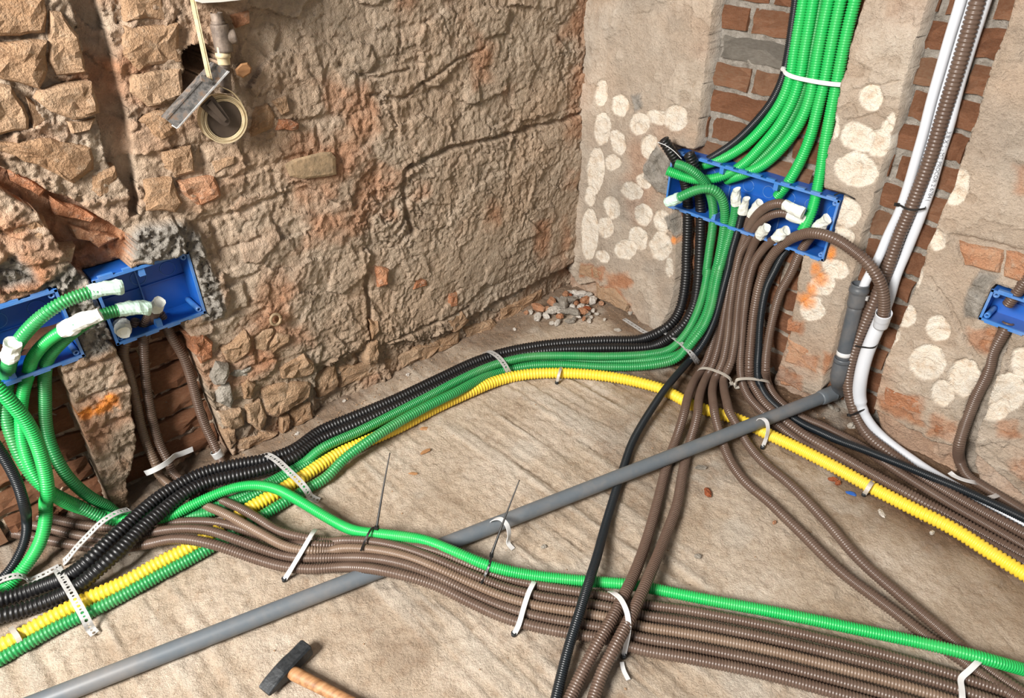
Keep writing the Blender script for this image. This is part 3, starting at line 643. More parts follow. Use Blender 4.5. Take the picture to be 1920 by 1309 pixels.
Qs = [([(-60, 10), (100, -30), (230, -10), (245, 60), (225, 165), (100, 190), (-60, 185)], .020), ([(255, 50), (330, 70), (400, 180), (435, 265), (450, 385), (300, 405), (268, 330), (250, 200)], .016),
      ([(-60, 245), (100, 212), (238, 222), (255, 375), (200, 470), (100, 435), (-60, 400)], .022), ([(205, 490), (300, 452), (485, 432), (520, 600), (385, 628), (265, 590), (190, 530)], .024),
      ([(-60, 440), (50, 455), (125, 560), (155, 690), (-60, 740)], .010), ([(140, 520), (220, 580), (240, 640), (170, 690)], .006), ([(345, 645), (510, 628), (480, 690), (370, 702)], .012),
      ([(-60, 770), (200, 740), (380, 755), (480, 785), (500, 900), (400, 985), (200, 880), (-60, 790)], .016), ([(490, 940), (620, 885), (655, 1020), (525, 1050), (480, 1020)], -.006),
      ([(645, -20), (870, -20), (870, 98), (665, 108)], .016), ([(655, 135), (760, 130), (955, 125), (960, 325), (725, 368), (625, 280)], .012), ([(700, 392), (955, 360), (970, 500), (790, 575), (690, 480)], .018),
      ([(790, 605), (935, 580), (960, 690), (835, 755), (745, 640)], .008), ([(850, 805), (1020, 770), (1030, 915), (935, 955), (855, 885)], .010), ([(770, 960), (900, 940), (980, 1080), (930, 1130), (780, 1120)], .014)]
for pts, d in Qs: stone(wall_left, 'Q', pts, d*.6+.003, 'dusty_brick', .008)
for c, pts, d, mt in [('Z', [(985, 1010), (1190, 975), (1232, 1080), (1110, 1160), (1025, 1090)], .014, 'brick'), ('Z', [(1280, 80), (1375, 55), (1385, 125), (1310, 160)], .012, 'brick'), ('Z', [(1170, 900), (1300, 860), (1310, 900), (1200, 965)], .010, 'dusty_brick'),
        ('Z', [(1520, 560), (1590, 530), (1610, 610), (1560, 640)], .016, 'dusty_brick'), ('Z', [(1540, 660), (1660, 680), (1670, 715), (1530, 730)], .012, 'brick'), ('Z', [(1400, 620), (1480, 570), (1530, 640), (1520, 720), (1390, 760)], .010, 'dusty_brick'),
        ('Q', [(20, 1040), (120, 1090), (180, 1150), (40, 1180), (-40, 1100)], -.010, 'brick'), ('Q', [(45, 1200), (190, 1160), (250, 1200), (270, 1309), (80, 1309)], -.004, 'dusty_brick'),
        ('J', [(80, 110), (250, 40), (390, 60), (450, 300), (230, 370), (160, 340)], -.002, 'dusty_brick'), ('J', [(230, 390), (450, 320), (660, 300), (610, 420), (500, 520), (340, 580)], -.006, 'dusty_brick'), ('J', [(-60, 170), (60, 200), (120, 330), (-60, 360)], -.014, 'brick'),
        ('Q', [(300, 1080), (440, 1130), (560, 1190), (540, 1220), (330, 1180)], -.034, 'brick'), ('Q', [(60, 920), (200, 1000), (290, 1050), (240, 1080), (80, 1000)], -.036, 'brick'), ('J', [(640, 150), (900, 210), (1060, 260), (900, 350), (700, 260)], -.034, 'brick'),
        ('O', [(80, 280), (200, 250), (268, 330), (265, 440), (190, 490), (140, 410)], .012, 'brick'), ('O', [(345, 380), (430, 320), (525, 240), (555, 330), (540, 400), (430, 500), (370, 460)], .020, 'dusty_brick'),
        ('O', [(590, 300), (650, 230), (740, 220), (760, 240), (660, 390), (600, 370)], .010, 'dusty_brick'), ('O', [(680, 380), (760, 250), (860, 270), (850, 310), (720, 410)], .018, 'dusty_brick'),
        ('O', [(250, 600), (290, 470), (380, 480), (400, 560), (350, 640), (270, 640)], .024, 'grey_stone'), ('O', [(300, 680), (400, 640), (440, 760), (420, 830), (320, 790)], .014, 'grey_stone'), ('O', [(490, 630), (540, 590), (600, 640), (560, 760), (510, 760)], .018, 'dusty_brick'),
        ('O', [(650, 690), (800, 640), (960, 630), (1030, 660), (1000, 740), (890, 830), (760, 900), (680, 850)], .020, 'dusty_brick'), ('O', [(430, 540), (560, 510), (600, 560), (480, 600), (430, 590)], .010, 'grey_stone'), ('O', [(330, 870), (480, 830), (520, 960), (420, 1010), (350, 960)], .014, 'dusty_brick'),
        ('O', [(360, 1010), (450, 990), (460, 1100), (410, 1160)], .010, 'dusty_brick'), ('O', [(460, 1090), (700, 1020), (780, 1030), (640, 1120), (470, 1160)], .004, 'dusty_brick'), ('O', [(800, 900), (870, 880), (860, 1010), (800, 1030)], .012, 'dusty_brick'), ('O', [(880, 850), (1030, 800), (1045, 910), (870, 1000)], .002, 'dusty_brick'),
        ('O', [(780, 520), (970, 420), (1040, 480), (1050, 580), (900, 600), (800, 600)], .016, 'dusty_brick'), ('O', [(520, 800), (640, 770), (690, 900), (640, 1000), (540, 940)], .014, 'dusty_brick'),
        ('O', [(1440, 460), (1460, 350), (1540, 310), (1530, 490), (1450, 500)], .018, 'dusty_brick'), ('O', [(1480, 160), (1550, 170), (1560, 240), (1490, 320)], .010, 'dusty_brick'), ('O', [(1060, 620), (1240, 520), (1260, 680), (1120, 780)], -.006, 'dusty_brick'), ('O', [(1280, 540), (1460, 510), (1700, 460), (1690, 540), (1440, 640), (1280, 700)], -.008, 'dusty_brick'),
        ('O', [(1710, 460), (1820, 400), (1900, 380), (1910, 450), (1740, 540)], -.006, 'dusty_brick'), ('F', [(640, 470), (730, 420), (770, 470), (680, 530)], .012, 'dusty_brick'), ('F', [(660, 330), (710, 320), (700, 390), (660, 400)], .008, 'brick'), ('F', [(480, 240), (540, 230), (550, 290), (480, 310)], .006, 'brick'), ('F', [(290, 190), (350, 200), (340, 280), (300, 300)], .004, 'brick'),
        ('F', [(750, 520), (900, 470), (920, 500), (770, 570)], -.002, 'dusty_brick'), ('F', [(940, 420), (1160, 320), (1160, 370), (940, 490)], -.006, 'dusty_brick'), ('F', [(500, 620), (650, 560), (740, 520), (730, 580), (520, 690)], -.004, 'dusty_brick'),
        ('N', [(440, 280), (720, 140), (820, 130), (930, 380), (960, 560), (980, 830), (900, 950), (880, 1080), (800, 1130), (620, 700)], .004, 'dusty_brick')]:
    if c == 'N': continue
    stone(wall_left, c, pts, d*.7+.002 if d > 0 else d, mt, .008)
for c, pts, d in [('P', [(1797, 455), (1878, 470), (1873, 515), (1808, 498)], .004), ('P', [(1884, 471), (1960, 488), (1960, 540), (1880, 520)], .004), ('V', [(140, 820), (370, 940), (360, 1085), (240, 1040), (120, 990)], .002), ('V', [(75, 1010), (120, 1000), (255, 1090), (235, 1210), (70, 1160)], -.004),
                  ('V', [(140, 690), (250, 725), (230, 790), (130, 770)], .003), ('V', [(265, 1100), (350, 1130), (330, 1190), (250, 1215)], -.006), ('S', [(95, 1025), (190, 1045), (262, 1125), (245, 1165), (95, 1090)], .003), ('S', [(20, 935), (75, 940), (70, 1000), (15, 985)], .002), ('S', [(80, 945), (140, 960), (128, 1005), (80, 1000)], .002),
                  ('U', [(150, 720), (330, 800), (320, 850), (130, 800)], .003), ('U', [(380, 880), (490, 870), (470, 960), (380, 930)], .003)]:
    stone(wall_right, c, pts, d, 'brick' if c != 'S' else 'dusty_brick', .004)

# ================================================================== OBJECTS
# ---- blue flush boxes
def flush_box(wall, u0, u1, z0, z1, label, dep=.062, dividers=(), tabs=8, posts=((0, 0), (1, 0), (0, 1), (1, 1)), front=.004, floor_gap=None, top_gap=None):
    cv = (lambda u, z, d: np.array([-u, -d, z])) if wall is wall_left else (lambda u, z, d: np.array([-d, -u, z]))
    aU = cv(1, 0, 0)-cv(0, 0, 0); aZ = np.array([0, 0, 1.]); aD = cv(0, 0, 1)-cv(0, 0, 0); AX = [aU, aD, aZ]
    root = empty('flush_mounted_box', cv((u0+u1)/2, z0, 0)); tag(root, label, 'electrical box')
    uc, zc = (u0+u1)/2, (z0+z1)/2; t = .0022
    mk('back_panel', *box(cv(uc, zc, -dep), AX, ((u1-u0)/2, t/2, (z1-z0)/2)), 'blue_plastic', root)
    for uu in (u0, u1): mk('side_panel', *box(cv(uu, zc, (front-dep)/2), AX, (t/2, (dep+front)/2, (z1-z0)/2)), 'blue_plastic', root)
    for zz in (z0, z1): mk('side_panel', *box(cv(uc, zz, (front-dep)/2), AX, ((u1-u0)/2, (dep+front)/2, t/2)), 'blue_plastic', root)
    # rim with stepped lip
    R = []
    for zz in (z0, z1): R.append(box(cv(uc, zz, front), AX, ((u1-u0)/2+.003, .0022, .0026)))
    for uu in (u0, u1): R.append(box(cv(uu, zc, front), AX, (.0026, .0022, (z1-z0)/2+.003)))
    rim = mk('rim', *join(R), 'blue_rim', root)
    for i in range(tabs):
        f = (i+.5)/tabs; uu = u0+(u1-u0)*f
        for zz, s in ((z0, -1), (z1, 1)):
            mk('rim_tab', *box(cv(uu, zz+s*.0045, front-.003), AX, ((u1-u0)/tabs*.30, .0045, .0018)), 'blue_rim', rim)
    for a, b_ in posts:
        uu = u0+.009 if a == 0 else u1-.009; zz = z0+.009 if b_ == 0 else z1-.009
        C = np.array([cv(uu, zz, -dep), cv(uu, zz, -dep*.5), cv(uu, zz, front-.002)]); tube('screw_post', resample(C, .01), .0062, 'blue_rim', root, 12, .01, .5)
    for f in dividers:
        uu = u0+(u1-u0)*f
        mk('divider_rib', *box(cv(uu, zc, -dep+.003), AX, (.0012, .0025, (z1-z0)/2)), 'blue_rim', root)
        for zz, s in ((z0, 1), (z1, -1)): mk('divider_clip', *box(cv(uu, zz+s*.010, front-.012), AX, (.006, .012, .010)), 'blue_rim', root)
    mk('divider_rib', *box(cv(uc, zc, -dep+.003), AX, ((u1-u0)/2, .0022, .0010)), 'blue_plastic', root)
    nk = max(2, int((u1-u0)/.055))
    for i in range(nk):
        uu = u0+(u1-u0)*(i+.5)/nk; th = np.linspace(0, 2*math.pi, 17)
        C = np.array([cv(uu+.016*math.cos(a), zc+.022+.016*math.sin(a), -dep+.0015) for a in th]); tube('knockout_ring', C, .0009, 'blue_rim', root, 6, .0005)
    return root
flush_box(wall_left, b2u0, b2u1, b2z0, b2z1, 'square blue flush box in the left wall with taped brown and white ends inside', dividers=(.52,), tabs=4)
flush_box(wall_left, b1u0, b1u1, b1z0, b1z1, 'blue flush box cut by the left picture edge, green conduits rising through it', dividers=(.6,), tabs=4)
flush_box(wall_right, bRu0, bRu1, bRz0, bRz1, 'long blue flush box on the right wall full of green, black and brown conduits', dividers=(.33, .66), tabs=12)
flush_box(wall_right, bSu0, bSu1, bSz0, bSz1, 'small blue flush box at the right picture edge with white tape inside', dividers=(), tabs=3, dep=.05)

# ---- corrugated conduits
GR, BR, BK, BB, YE = .0128, .0108, .0160, .0102, .0165
TG = .0139
def con(key, col, segs, label, sig=.012, r=None, pitch=None, mat=None, seg=12):
    R, p, mt = {'g': (GR, .0053, 'green_conduit'), 'b': (BR, .0057, 'brown_conduit'), 'k': (BK, .0088, 'black_conduit'), 't': (BB, .0042, 'black_blue_conduit'), 'y': (YE, .0092, 'yellow_conduit')}[col]
    return conduit(segs, r or R, pitch or p, mat or mt, label, seg=seg, key=key, sig=sig)
# two fat black ones: box on the right wall -> along the left wall -> front left
c = con('K1', 'k', [('A', 'r', 0, [(165, 158, .060), (225, 250, .045), (285, 350, .02), (330, 480, -.008), (345, 620, -.022), (345, 800, -.030), (335, 1050, -.030)]),
    ('I', 'r', 0, [(235, 250, -.028), (220, 420, -.018), (190, 560, .005), (140, 660, .045), (60, 728, .085)]),
    ('F', 'f', .018, [(1650, 566), (1450, 574), (1250, 586), (1100, 604), (950, 634), (800, 682), (600, 775), (400, 870), (200, 955), (0, 1040)]),
    ('C', 'f', .03, [(1640, 40, .024), (1500, 92, .030), (1350, 118, .040), (1150, 165, .052), (1000, 235, .058), (880, 310, .060), (760, 412, .060), (620, 540, .058), (480, 672, .050), (380, 745, .035), (250, 795, .022), (100, 850, .018), (-60, 892), (-250, 960)])],
    'fat black conduit with an open mouth sticking out left above the long blue box', seg=14)
con('K2', 'k', [('A', 'r', 0, [(350, 262, .030), (400, 380, .01), (430, 560, -.015), (440, 700, -.028), (435, 900, -.030)]),
    ('I', 'r', 0, [(335, 180, -.028), (325, 360, -.020), (300, 520, .002), (245, 650, .045), (160, 745, .085)]),
    ('F', 'f', .018, [(1720, 600), (1450, 612), (1250, 618), (1100, 634), (950, 668), (800, 722), (600, 815), (400, 910), (200, 1000), (0, 1085)]),
    ('C', 'f', .03, [(1640, 85, .024), (1500, 142, .030), (1350, 178, .040), (1150, 225, .052), (1020, 290, .058), (900, 385, .060), (790, 480, .060), (665, 605, .058), (540, 715, .050), (430, 805, .035), (330, 858, .022), (150, 928, .018), (-60, 985), (-250, 1055)])],
    'fat black conduit on the floor running between its black twin and the green ones', seg=14)
# greens from the right box, along the floor to the left box
c = con('GA', 'g', [('A', 'r', 0, [(258, 335, .085), (330, 357, .078), (410, 410, .060), (470, 475, .035), (510, 560, .012), (530, 680, -.005), (525, 780, -.015), (500, 960, -.022), (475, 1150, -.022)]),
    ('I', 'r', 0, [(400, 250, -.020), (380, 380, -.010), (345, 515, .008), (295, 645, .040), (225, 765, .080)]),
    ('F', 'f', .040, [(1800, 618, .045), (1700, 642, .040), (1480, 653), (1250, 650), (1080, 655), (950, 682), (850, 715), (700, 785), (600, 838), (400, 940), (200, 1040), (0, 1132)]),
    ('C', 'f', .014, [(1700, 112), (1500, 225), (1300, 320), (1120, 378), (950, 402), (800, 408, .016), (640, 398, .024)]),
    ('N', 'l', .0, [(800, 1285, .02), (640, 1195, .02), (500, 1070, .012), (410, 930, 0), (350, 780, -.018), (326, 620, -.026), (325, 480, -.026), (322, 330, -.022)]),
    ('J', 'l', .03, [(400, 1235, -.005), (480, 1130, .015), (600, 1020, .035), (740, 920, .045), (870, 855, .045), (970, 828, .045), (1080, 806, .045), (1200, 800, .045)])],
    'long green conduit from the long box, its taped end reaching into the square box', r=GR, mat='green_conduit_shaded')
tape_cap(c, 'GA', 1, .045, .016, 'tape_green', .8)
c = con('GB', 'g', [('A', 'r', 0, [(215, 605, .075), (300, 570, .070), (400, 525, .060), (500, 510, .045), (570, 550, .025), (608, 640, .008), (610, 760, -.008), (580, 960, -.018), (545, 1120, -.020)]),
    ('I', 'r', 0, [(470, 230, -.018), (430, 420, -.008), (400, 560, .010), (345, 690, .045), (270, 800, .090)]),
    ('F', 'f', .013, [(1840, 662, .035), (1700, 700, .018), (1480, 708), (1250, 697), (1100, 700), (1000, 716), (900, 742, .018), (800, 785, .034), (700, 838, .046), (550, 912, .050), (400, 995, .050), (250, 1090, .046), (120, 1185, .030)]),
    ('C', 'f', .014, [(1820, 195, .016), (1700, 265), (1500, 385), (1350, 475), (1130, 612), (900, 735), (600, 898), (300, 1040), (0, 1210), (-200, 1320)])],
    'green conduit crossing the yellow one, then running along its front side', r=.0135, pitch=.0068, mat='green_conduit_shaded')
tape_cap(c, 'GB', 0, .035, .012, 'tape_green', .9)
c = con('GC', 'g', [('A', 'r', 0, [(690, 600, .012), (685, 690, .0), (665, 780, -.008), (620, 940, -.015), (570, 1110, -.018)]),
    ('I', 'r', 0, [(495, 230, -.014), (450, 440, .0), (425, 560, .018), (375, 690, .05), (300, 800, .10)]),
    ('F', 'f', .014, [(1850, 640, .040), (1700, 672, .026), (1480, 680, .016), (1250, 676), (1100, 682), (1000, 700), (850, 745), (700, 815), (500, 915), (300, 1010), (100, 1100)]),
    ('C', 'f', .013, [(1700, 130), (1500, 250), (1300, 350), (1120, 400), (950, 425), (760, 440, .02), (600, 428, .045)]),
    ('N', 'l', .02, [(560, 1262, .03), (430, 1200, .03), (290, 1110, .02), (180, 970, .0), (100, 800, -.015), (48, 640, -.028), (42, 480, -.03), (60, 300, -.025), (95, 150, .0)]),
    ('J', 'l', .03, [(140, 1110, .02), (210, 1015, .04), (320, 900, .055), (430, 815, .06), (560, 740, .06), (700, 688, .06), (830, 652, .06), (960, 632, .06)])],
    'green conduit arching over both left boxes to the highest white tape cap', pitch=.0060, mat='green_conduit_shaded')
tape_cap(c, 'GC', 1, .042, .016, 'tape_green', .8)
tape_cap(c, 'GC', 0, .010, .036, 'tape', .7)
c = con('GBR', 'g', [('J', 'l', .03, [(760, 890, .075), (650, 935, .07), (540, 990, .06), (430, 1055, .04), (330, 1150, .02), (260, 1255, .0)]),
    ('N', 'l', 0, [(210, 300, -.015), (172, 420, -.02), (152, 560, -.02), (152, 700, -.012), (172, 850, .0), (225, 1000, .02), (310, 1120, .035), (430, 1220, .045)]),
    ('C', 'f', .05, [(520, 390, .055), (660, 425, .045), (800, 435, .038), (950, 410, .036), (1080, 345, .040), (1230, 278, .046), (1330, 247, .050), (1430, 238, .052), (1540, 258, .052), (1640, 308, .050), (1760, 380, .038), (1900, 460, .026)]),
    ('D', 'f', .024, [(640, 470, .034), (720, 480, .042), (830, 492, .050), (950, 512, .054), (1080, 562, .056), (1250, 630, .040), (1450, 672, .022), (1700, 697, .016), (1850, 708)]),
    ('E', 'f', .016, [(450, 506, .016), (700, 556), (1000, 612), (1300, 675), (1500, 717, .020), (1620, 745, .030), (1720, 770, .034), (1820, 798, .032), (1960, 838), (2100, 880)])],
    'bright green conduit lying on the front brown bundle to the lower right', r=.0122, pitch=.0049)
tape_cap(c, 'GBR', 0, .055, .020, 'tape', .9)
con('GL5', 'g', [('N', 'l', .05, [(-240, 250, .02), (-120, 320, .035), (0, 430, .05), (100, 540, .055), (205, 680, .058), (280, 850, .060), (325, 1020, .065), (345, 1180, .07)]),
    ('C', 'f', .05, [(255, 330, .135), (255, 430, .10), (222, 560, .060), (160, 665, .032), (90, 752, .020), (10, 830, .015), (-90, 890), (-250, 960)])],
    'bright green conduit bowing down in front of the others at the left picture edge', r=.0135, pitch=.0052)
c = con('GL4', 'g', [('N', 'l', .0, [(75, 170, .030), (62, 240, .015), (50, 330, -.02), (10, 460, -.03), (-60, 620, -.03), (-120, 900, -.02)])],
    'short green conduit under a white tape cap at the left picture edge', pitch=.0060, mat='green_conduit_shaded')
tape_cap(c, 'GL4', 0, .012, .034, 'tape', .8)
con('TL', 't', [('N', 'l', .05, [(-200, 420, -.03), (-190, 520, .02), (-140, 650, .05), (-60, 780, .06), (0, 870, .065), (70, 985, .07), (130, 1110, .075), (175, 1260, .08)]),
    ('C', 'f', .05, [(148, 430, .085), (150, 480, .065), (138, 550, .045), (100, 640, .026), (45, 725, .014), (-40, 800, .012), (-200, 900)])],
    'thin black conduit curving down beside the bright green one at the left edge')
# greens and black that drop from above into the long box
TOPD = -.026
con('T0', 't', [('H', 'r', TOPD, [(790, -120), (780, 0), (762, 130), (740, 280), (712, 400), (655, 515), (560, 630), (470, 715), (380, 775), (310, 815, -.04)])], 'thin black conduit at the left of the bundle coming down from above', r=.0108)
con('T1', 'g', [('H', 'r', TOPD, [(835, -120), (818, 0), (795, 130), (770, 270), (752, 390), (712, 500), (630, 620), (520, 730), (410, 795), (300, 830, -.035)])], 'leftmost green conduit of the bundle coming down into the long blue box', r=TG, pitch=.0056)
con('T2', 'g', [('H', 'r', TOPD, [(890, -120), (868, 0), (845, 130), (820, 270), (800, 390), (765, 500), (700, 620), (600, 740), (520, 820), (440, 870, -.02), (360, 895, .005)]), ('A', 'r', .02, [(400, 450, .02), (300, 422, .035), (185, 380, .06)])],
    'second green conduit of the hanging bundle, its cut end poking out left of the box', r=TG, pitch=.0056)
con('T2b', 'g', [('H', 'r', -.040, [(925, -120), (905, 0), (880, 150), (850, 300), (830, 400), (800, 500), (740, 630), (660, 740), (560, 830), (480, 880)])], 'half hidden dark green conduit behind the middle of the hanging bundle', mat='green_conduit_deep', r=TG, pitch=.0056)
con('T3', 'g', [('H', 'r', TOPD, [(970, -120), (945, 0), (915, 140), (888, 280), (868, 400), (840, 520), (785, 640), (700, 750), (610, 830), (520, 870), (430, 900, -.04)])], 'third green conduit of the hanging bundle with the widest bend', r=TG, pitch=.0056)
con('T4', 'g', [('H', 'r', TOPD, [(1030, -120), (1005, 0), (975, 140), (948, 280), (925, 400), (890, 540), (850, 690), (790, 830), (730, 930), (680, 990, -.03)])], 'green conduit of the hanging bundle entering the middle of the long box', r=TG, pitch=.0056)
con('T5', 'g', [('H', 'r', TOPD, [(1100, -120), (1075, 0), (1040, 140), (1010, 280), (985, 410), (955, 560), (925, 720), (905, 850), (885, 950, -.018), (865, 1040, .0), (835, 1110, .012), (808, 1160, .022)])], 'rightmost green conduit of the hanging bundle with an open cut end', r=TG, pitch=.0056)
# thin black from the box over the floor to the front edge
c = con('TB', 't', [('A', 'r', -.01, [(745, 660, .004), (725, 730, -.005), (700, 830, -.012), (655, 990, -.018)]), ('I', 'r', -.01, [(560, 240, -.018), (510, 430, -.010), (460, 620, .012), (400, 765, .055), (340, 865, .095)]),
    ('I', 'f', .03, [(275, 945, .034), (180, 1052, .042), (90, 1160, .047), (20, 1255, .040)]), ('D', 'f', .012, [(1890, 60, .018), (1850, 170), (1805, 310), (1760, 460, .018), (1725, 590, .034), (1690, 700, .048), (1650, 830, .046), (1600, 990, .030), (1545, 1210, .014), (1520, 1330), (1500, 1420)])],
    'thin black conduit running down the floor to the bottom edge over all bundles', r=.0105)
tape_cap(c, 'TB', 0, .012, .036, 'tape', .7)
# browns of the right box
R_ = .0122
c = con('R1', 'b', [('A', 'r', -.02, [(820, 680, -.01), (770, 760, -.025), (730, 850, -.035), (690, 960, -.038), (650, 1090, -.038)]), ('I', 'r', -.03, [(540, 380, -.036), (510, 540, -.026), (465, 700, .0), (425, 850, .045), (388, 970, .085)]),
    ('I', 'f', .013, [(335, 1058, .020), (275, 1160, .040), (235, 1280, .049)]), ('B', 'f', .012, [(222, 730, .047), (185, 850, .020), (140, 975)]), ('E', 'f', .012, [(478, 200), (440, 330, .018), (400, 440, .038), (350, 545, .052), (300, 640, .052), (245, 735, .044), (190, 840, .026), (140, 945, .014), (90, 1060)])],
    'brown conduit leftmost of the fan below the long box, crossing all bundles to the bottom', r=R_)
tape_cap(c, 'R1', 0, .018, .040, 'tape', .8)
c = con('R2', 'b', [('A', 'r', .03, [(1085, 650, .045), (1020, 618, .045), (930, 636, .035), (855, 690, .015), (795, 775, -.008), (745, 900, -.025), (690, 1060, -.032)]), ('I', 'r', -.03, [(575, 330, -.030), (545, 480, -.024), (515, 660, -.002), (480, 850, .042), (440, 985, .085)]),
    ('I', 'f', .013, [(398, 1072, .020), (350, 1180, .036), (325, 1290, .049)]), ('B', 'f', .012, [(288, 740, .047), (250, 880), (215, 1020)]), ('E', 'f', .012, [(562, 180), (515, 310, .018), (470, 420, .038), (420, 535, .052), (370, 640, .052), (320, 735, .044), (268, 840, .026), (232, 950, .014), (195, 1060)])],
    'brown conduit of the crossing pair lying right of its twin at the bottom edge', r=R_)
tape_cap(c, 'R2', 0, .020, .034, 'tape', .6)
c = con('R3', 'b', [('A', 'r', .02, [(1110, 712, .02), (1040, 685, .022), (960, 695, .018), (885, 738, .005), (825, 800, -.012), (770, 900, -.024)]), ('I', 'r', -.02, [(650, 130, -.028), (605, 320, -.026), (570, 560, -.008), (547, 800, .035), (508, 985, .085)]),
    ('I', 'f', .013, [(460, 1085, .020), (432, 1190, .034), (440, 1300, .049)]), ('B', 'f', .012, [(375, 745, .046), (405, 850, .020), (450, 970), (530, 1080), (640, 1172)]), ('E', 'f', .012, [(962, 208), (1060, 303), (1200, 440), (1400, 590), (1560, 712), (1680, 790), (1800, 880), (1960, 985), (2100, 1080)])],
    'brown conduit running diagonally to the lower right, the left one of the spread pair', r=R_)
tape_cap(c, 'R3', 0, .016, .030, 'tape', .6)
c = con('R4', 'b', [('A', 'r', -.01, [(875, 835, .01), (838, 880, -.008), (791, 986, -.022)]), ('I', 'r', -.02, [(665, 320, -.026), (628, 560, -.010), (606, 800, .035), (570, 990, .085)]),
    ('I', 'f', .013, [(522, 1090, .020), (522, 1190, .030), (545, 1290, .044)]), ('B', 'f', .012, [(445, 725, .049), (490, 800, .034), (540, 890), (620, 982), (740, 1080)]), ('E', 'f', .012, [(1140, 240), (1280, 400), (1440, 540), (1600, 675), (1760, 810), (1960, 945), (2100, 1030)])],
    'brown conduit running diagonally to the lower right, the right one of the spread pair', r=R_)
tape_cap(c, 'R4', 0, .012, .038, 'tape', .8)
c = con('R5', 'b', [('A', 'r', -.01, [(1000, 855, .012), (950, 890, .0), (913, 920, -.010), (829, 1033, -.022)]), ('I', 'r', -.02, [(710, 370, -.024), (680, 560, -.014), (656, 830, .025), (646, 990, .065)]),
    ('I', 'f', .014, [(655, 1110, .030), (690, 1210, .018), (745, 1290)]), ('M', 'f', .013, [(0, 545), (200, 648), (400, 752), (600, 862), (800, 968), (1000, 1078), (1200, 1192), (1400, 1302), (1600, 1412), (1800, 1522), (2000, 1632)])],
    'brown conduit hugging the yellow conduit on its wall side', r=R_)
tape_cap(c, 'R5', 0, .010, .036, 'tape', .8)
c = con('R6', 'b', [('V', 'r', .04, [(828, 690, .040), (838, 600, .045), (828, 480, .055), (785, 370, .065), (700, 262, .070), (590, 175, .070)]), ('A', 'r', .05, [(1400, 872, .065), (1250, 832, .050), (1150, 848, .030), (1050, 898, .005), (965, 980, -.012), (905, 1080, -.022)]),
    ('I', 'r', -.02, [(790, 400, -.022), (745, 640, -.012), (722, 880, .028), (715, 1010, .065)]), ('I', 'f', .014, [(725, 1115, .030), (775, 1210, .018), (835, 1300)]), ('M', 'f', .030, [(0, 470, .020), (200, 588, .026), (400, 702), (600, 815), (800, 925), (1000, 1035, .020), (1200, 1140, .013), (1400, 1250, .013), (1600, 1358, .013), (1800, 1466, .013), (2000, 1575, .013)])],
    'brown conduit arching out of the long box to the white pipe at the right', r=.0138, pitch=.0072)
c = con('R7', 'b', [('A', 'r', -.01, [(1295, 785, .010), (1215, 880, -.006), (1160, 960, -.012), (1080, 1135, -.016)]), ('I', 'r', -.02, [(950, 450, -.020), (882, 700, -.004), (848, 900, .030), (840, 1030, .068)]),
    ('I', 'f', .014, [(850, 1120, .032), (880, 1200, .018), (960, 1295)]), ('M', 'f', .013, [(0, 345), (150, 405), (300, 480), (450, 560), (600, 660), (750, 762), (880, 845), (1000, 920), (1200, 1042), (1400, 1155), (1600, 1270), (1800, 1385), (2000, 1500)])],
    'brown conduit standing apart at the right of the fan below the long box', r=R_)
tape_cap(c, 'R7', 0, .016, .034, 'tape', .7)
c = con('RB', 't', [('A', 'r', -.02, [(1085, 925, -.030), (1030, 990, -.024), (960, 1125, -.020)]), ('I', 'r', -.02, [(850, 400, -.018), (803, 640, -.006), (787, 890, .030), (778, 1040, .070)]),
    ('I', 'f', .02, [(798, 1155, .032), (880, 1278, .022)]), ('M', 'f', .034, [(0, 390, .020), (150, 462, .024), (300, 530), (500, 603), (700, 682, .038), (900, 762, .038), (1100, 845), (1300, 928), (1500, 1018), (1700, 1112), (1900, 1210)])],
    'thin black conduit on the floor lying over the browns towards the right edge', r=.0108)
# chase two: brown riser, white pipes
con('RC', 'b', [('T', 'r', -.014, [(835, -120), (800, 0), (742, 200), (682, 400), (620, 600), (560, 800), (500, 960), (450, 1085), (400, 1200)]), ('V', 'r', -.01, [(900, 215), (848, 370), (778, 530, -.004), (705, 700, .004), (645, 850, .010), (600, 1000, .018), (578, 1150, .022)]), ('M', 'r', .05, [(412, 235, .020)]),
    ('M', 'f', .016, [(470, 395, .030), (550, 508), (680, 612), (800, 702), (920, 790), (1050, 875), (1250, 990), (1450, 1100), (1650, 1205), (1850, 1310), (2100, 1440)])],
    'stout brown riser conduit in front of the white pipes in the right chase', r=.0152, pitch=.0082, seg=14)
con('RS', 'b', [('K', 'r', 0, [(1000, 40, .0), (900, 210, .0), (800, 350, -.005), (720, 460, -.012), (640, 560, -.016)])], 'brown conduit entering the small blue box from above', r=.0120)
con('RS2', 'b', [('K', 'r', 0, [(660, 740, -.018), (610, 850, -.012), (540, 960, -.010), (470, 1105, -.010)]), ('U', 'r', 0, [(640, 640, -.008), (582, 760, -.006), (530, 890, .004), (500, 990, .025)]), ('U', 'f', .014, [(505, 1075, .03), (535, 1140, .014), (620, 1195, .012), (760, 1280, .012), (900, 1370, .012)])], 'brown conduit dropping from the small blue box to the floor at the right', r=.0130, pitch=.0052)
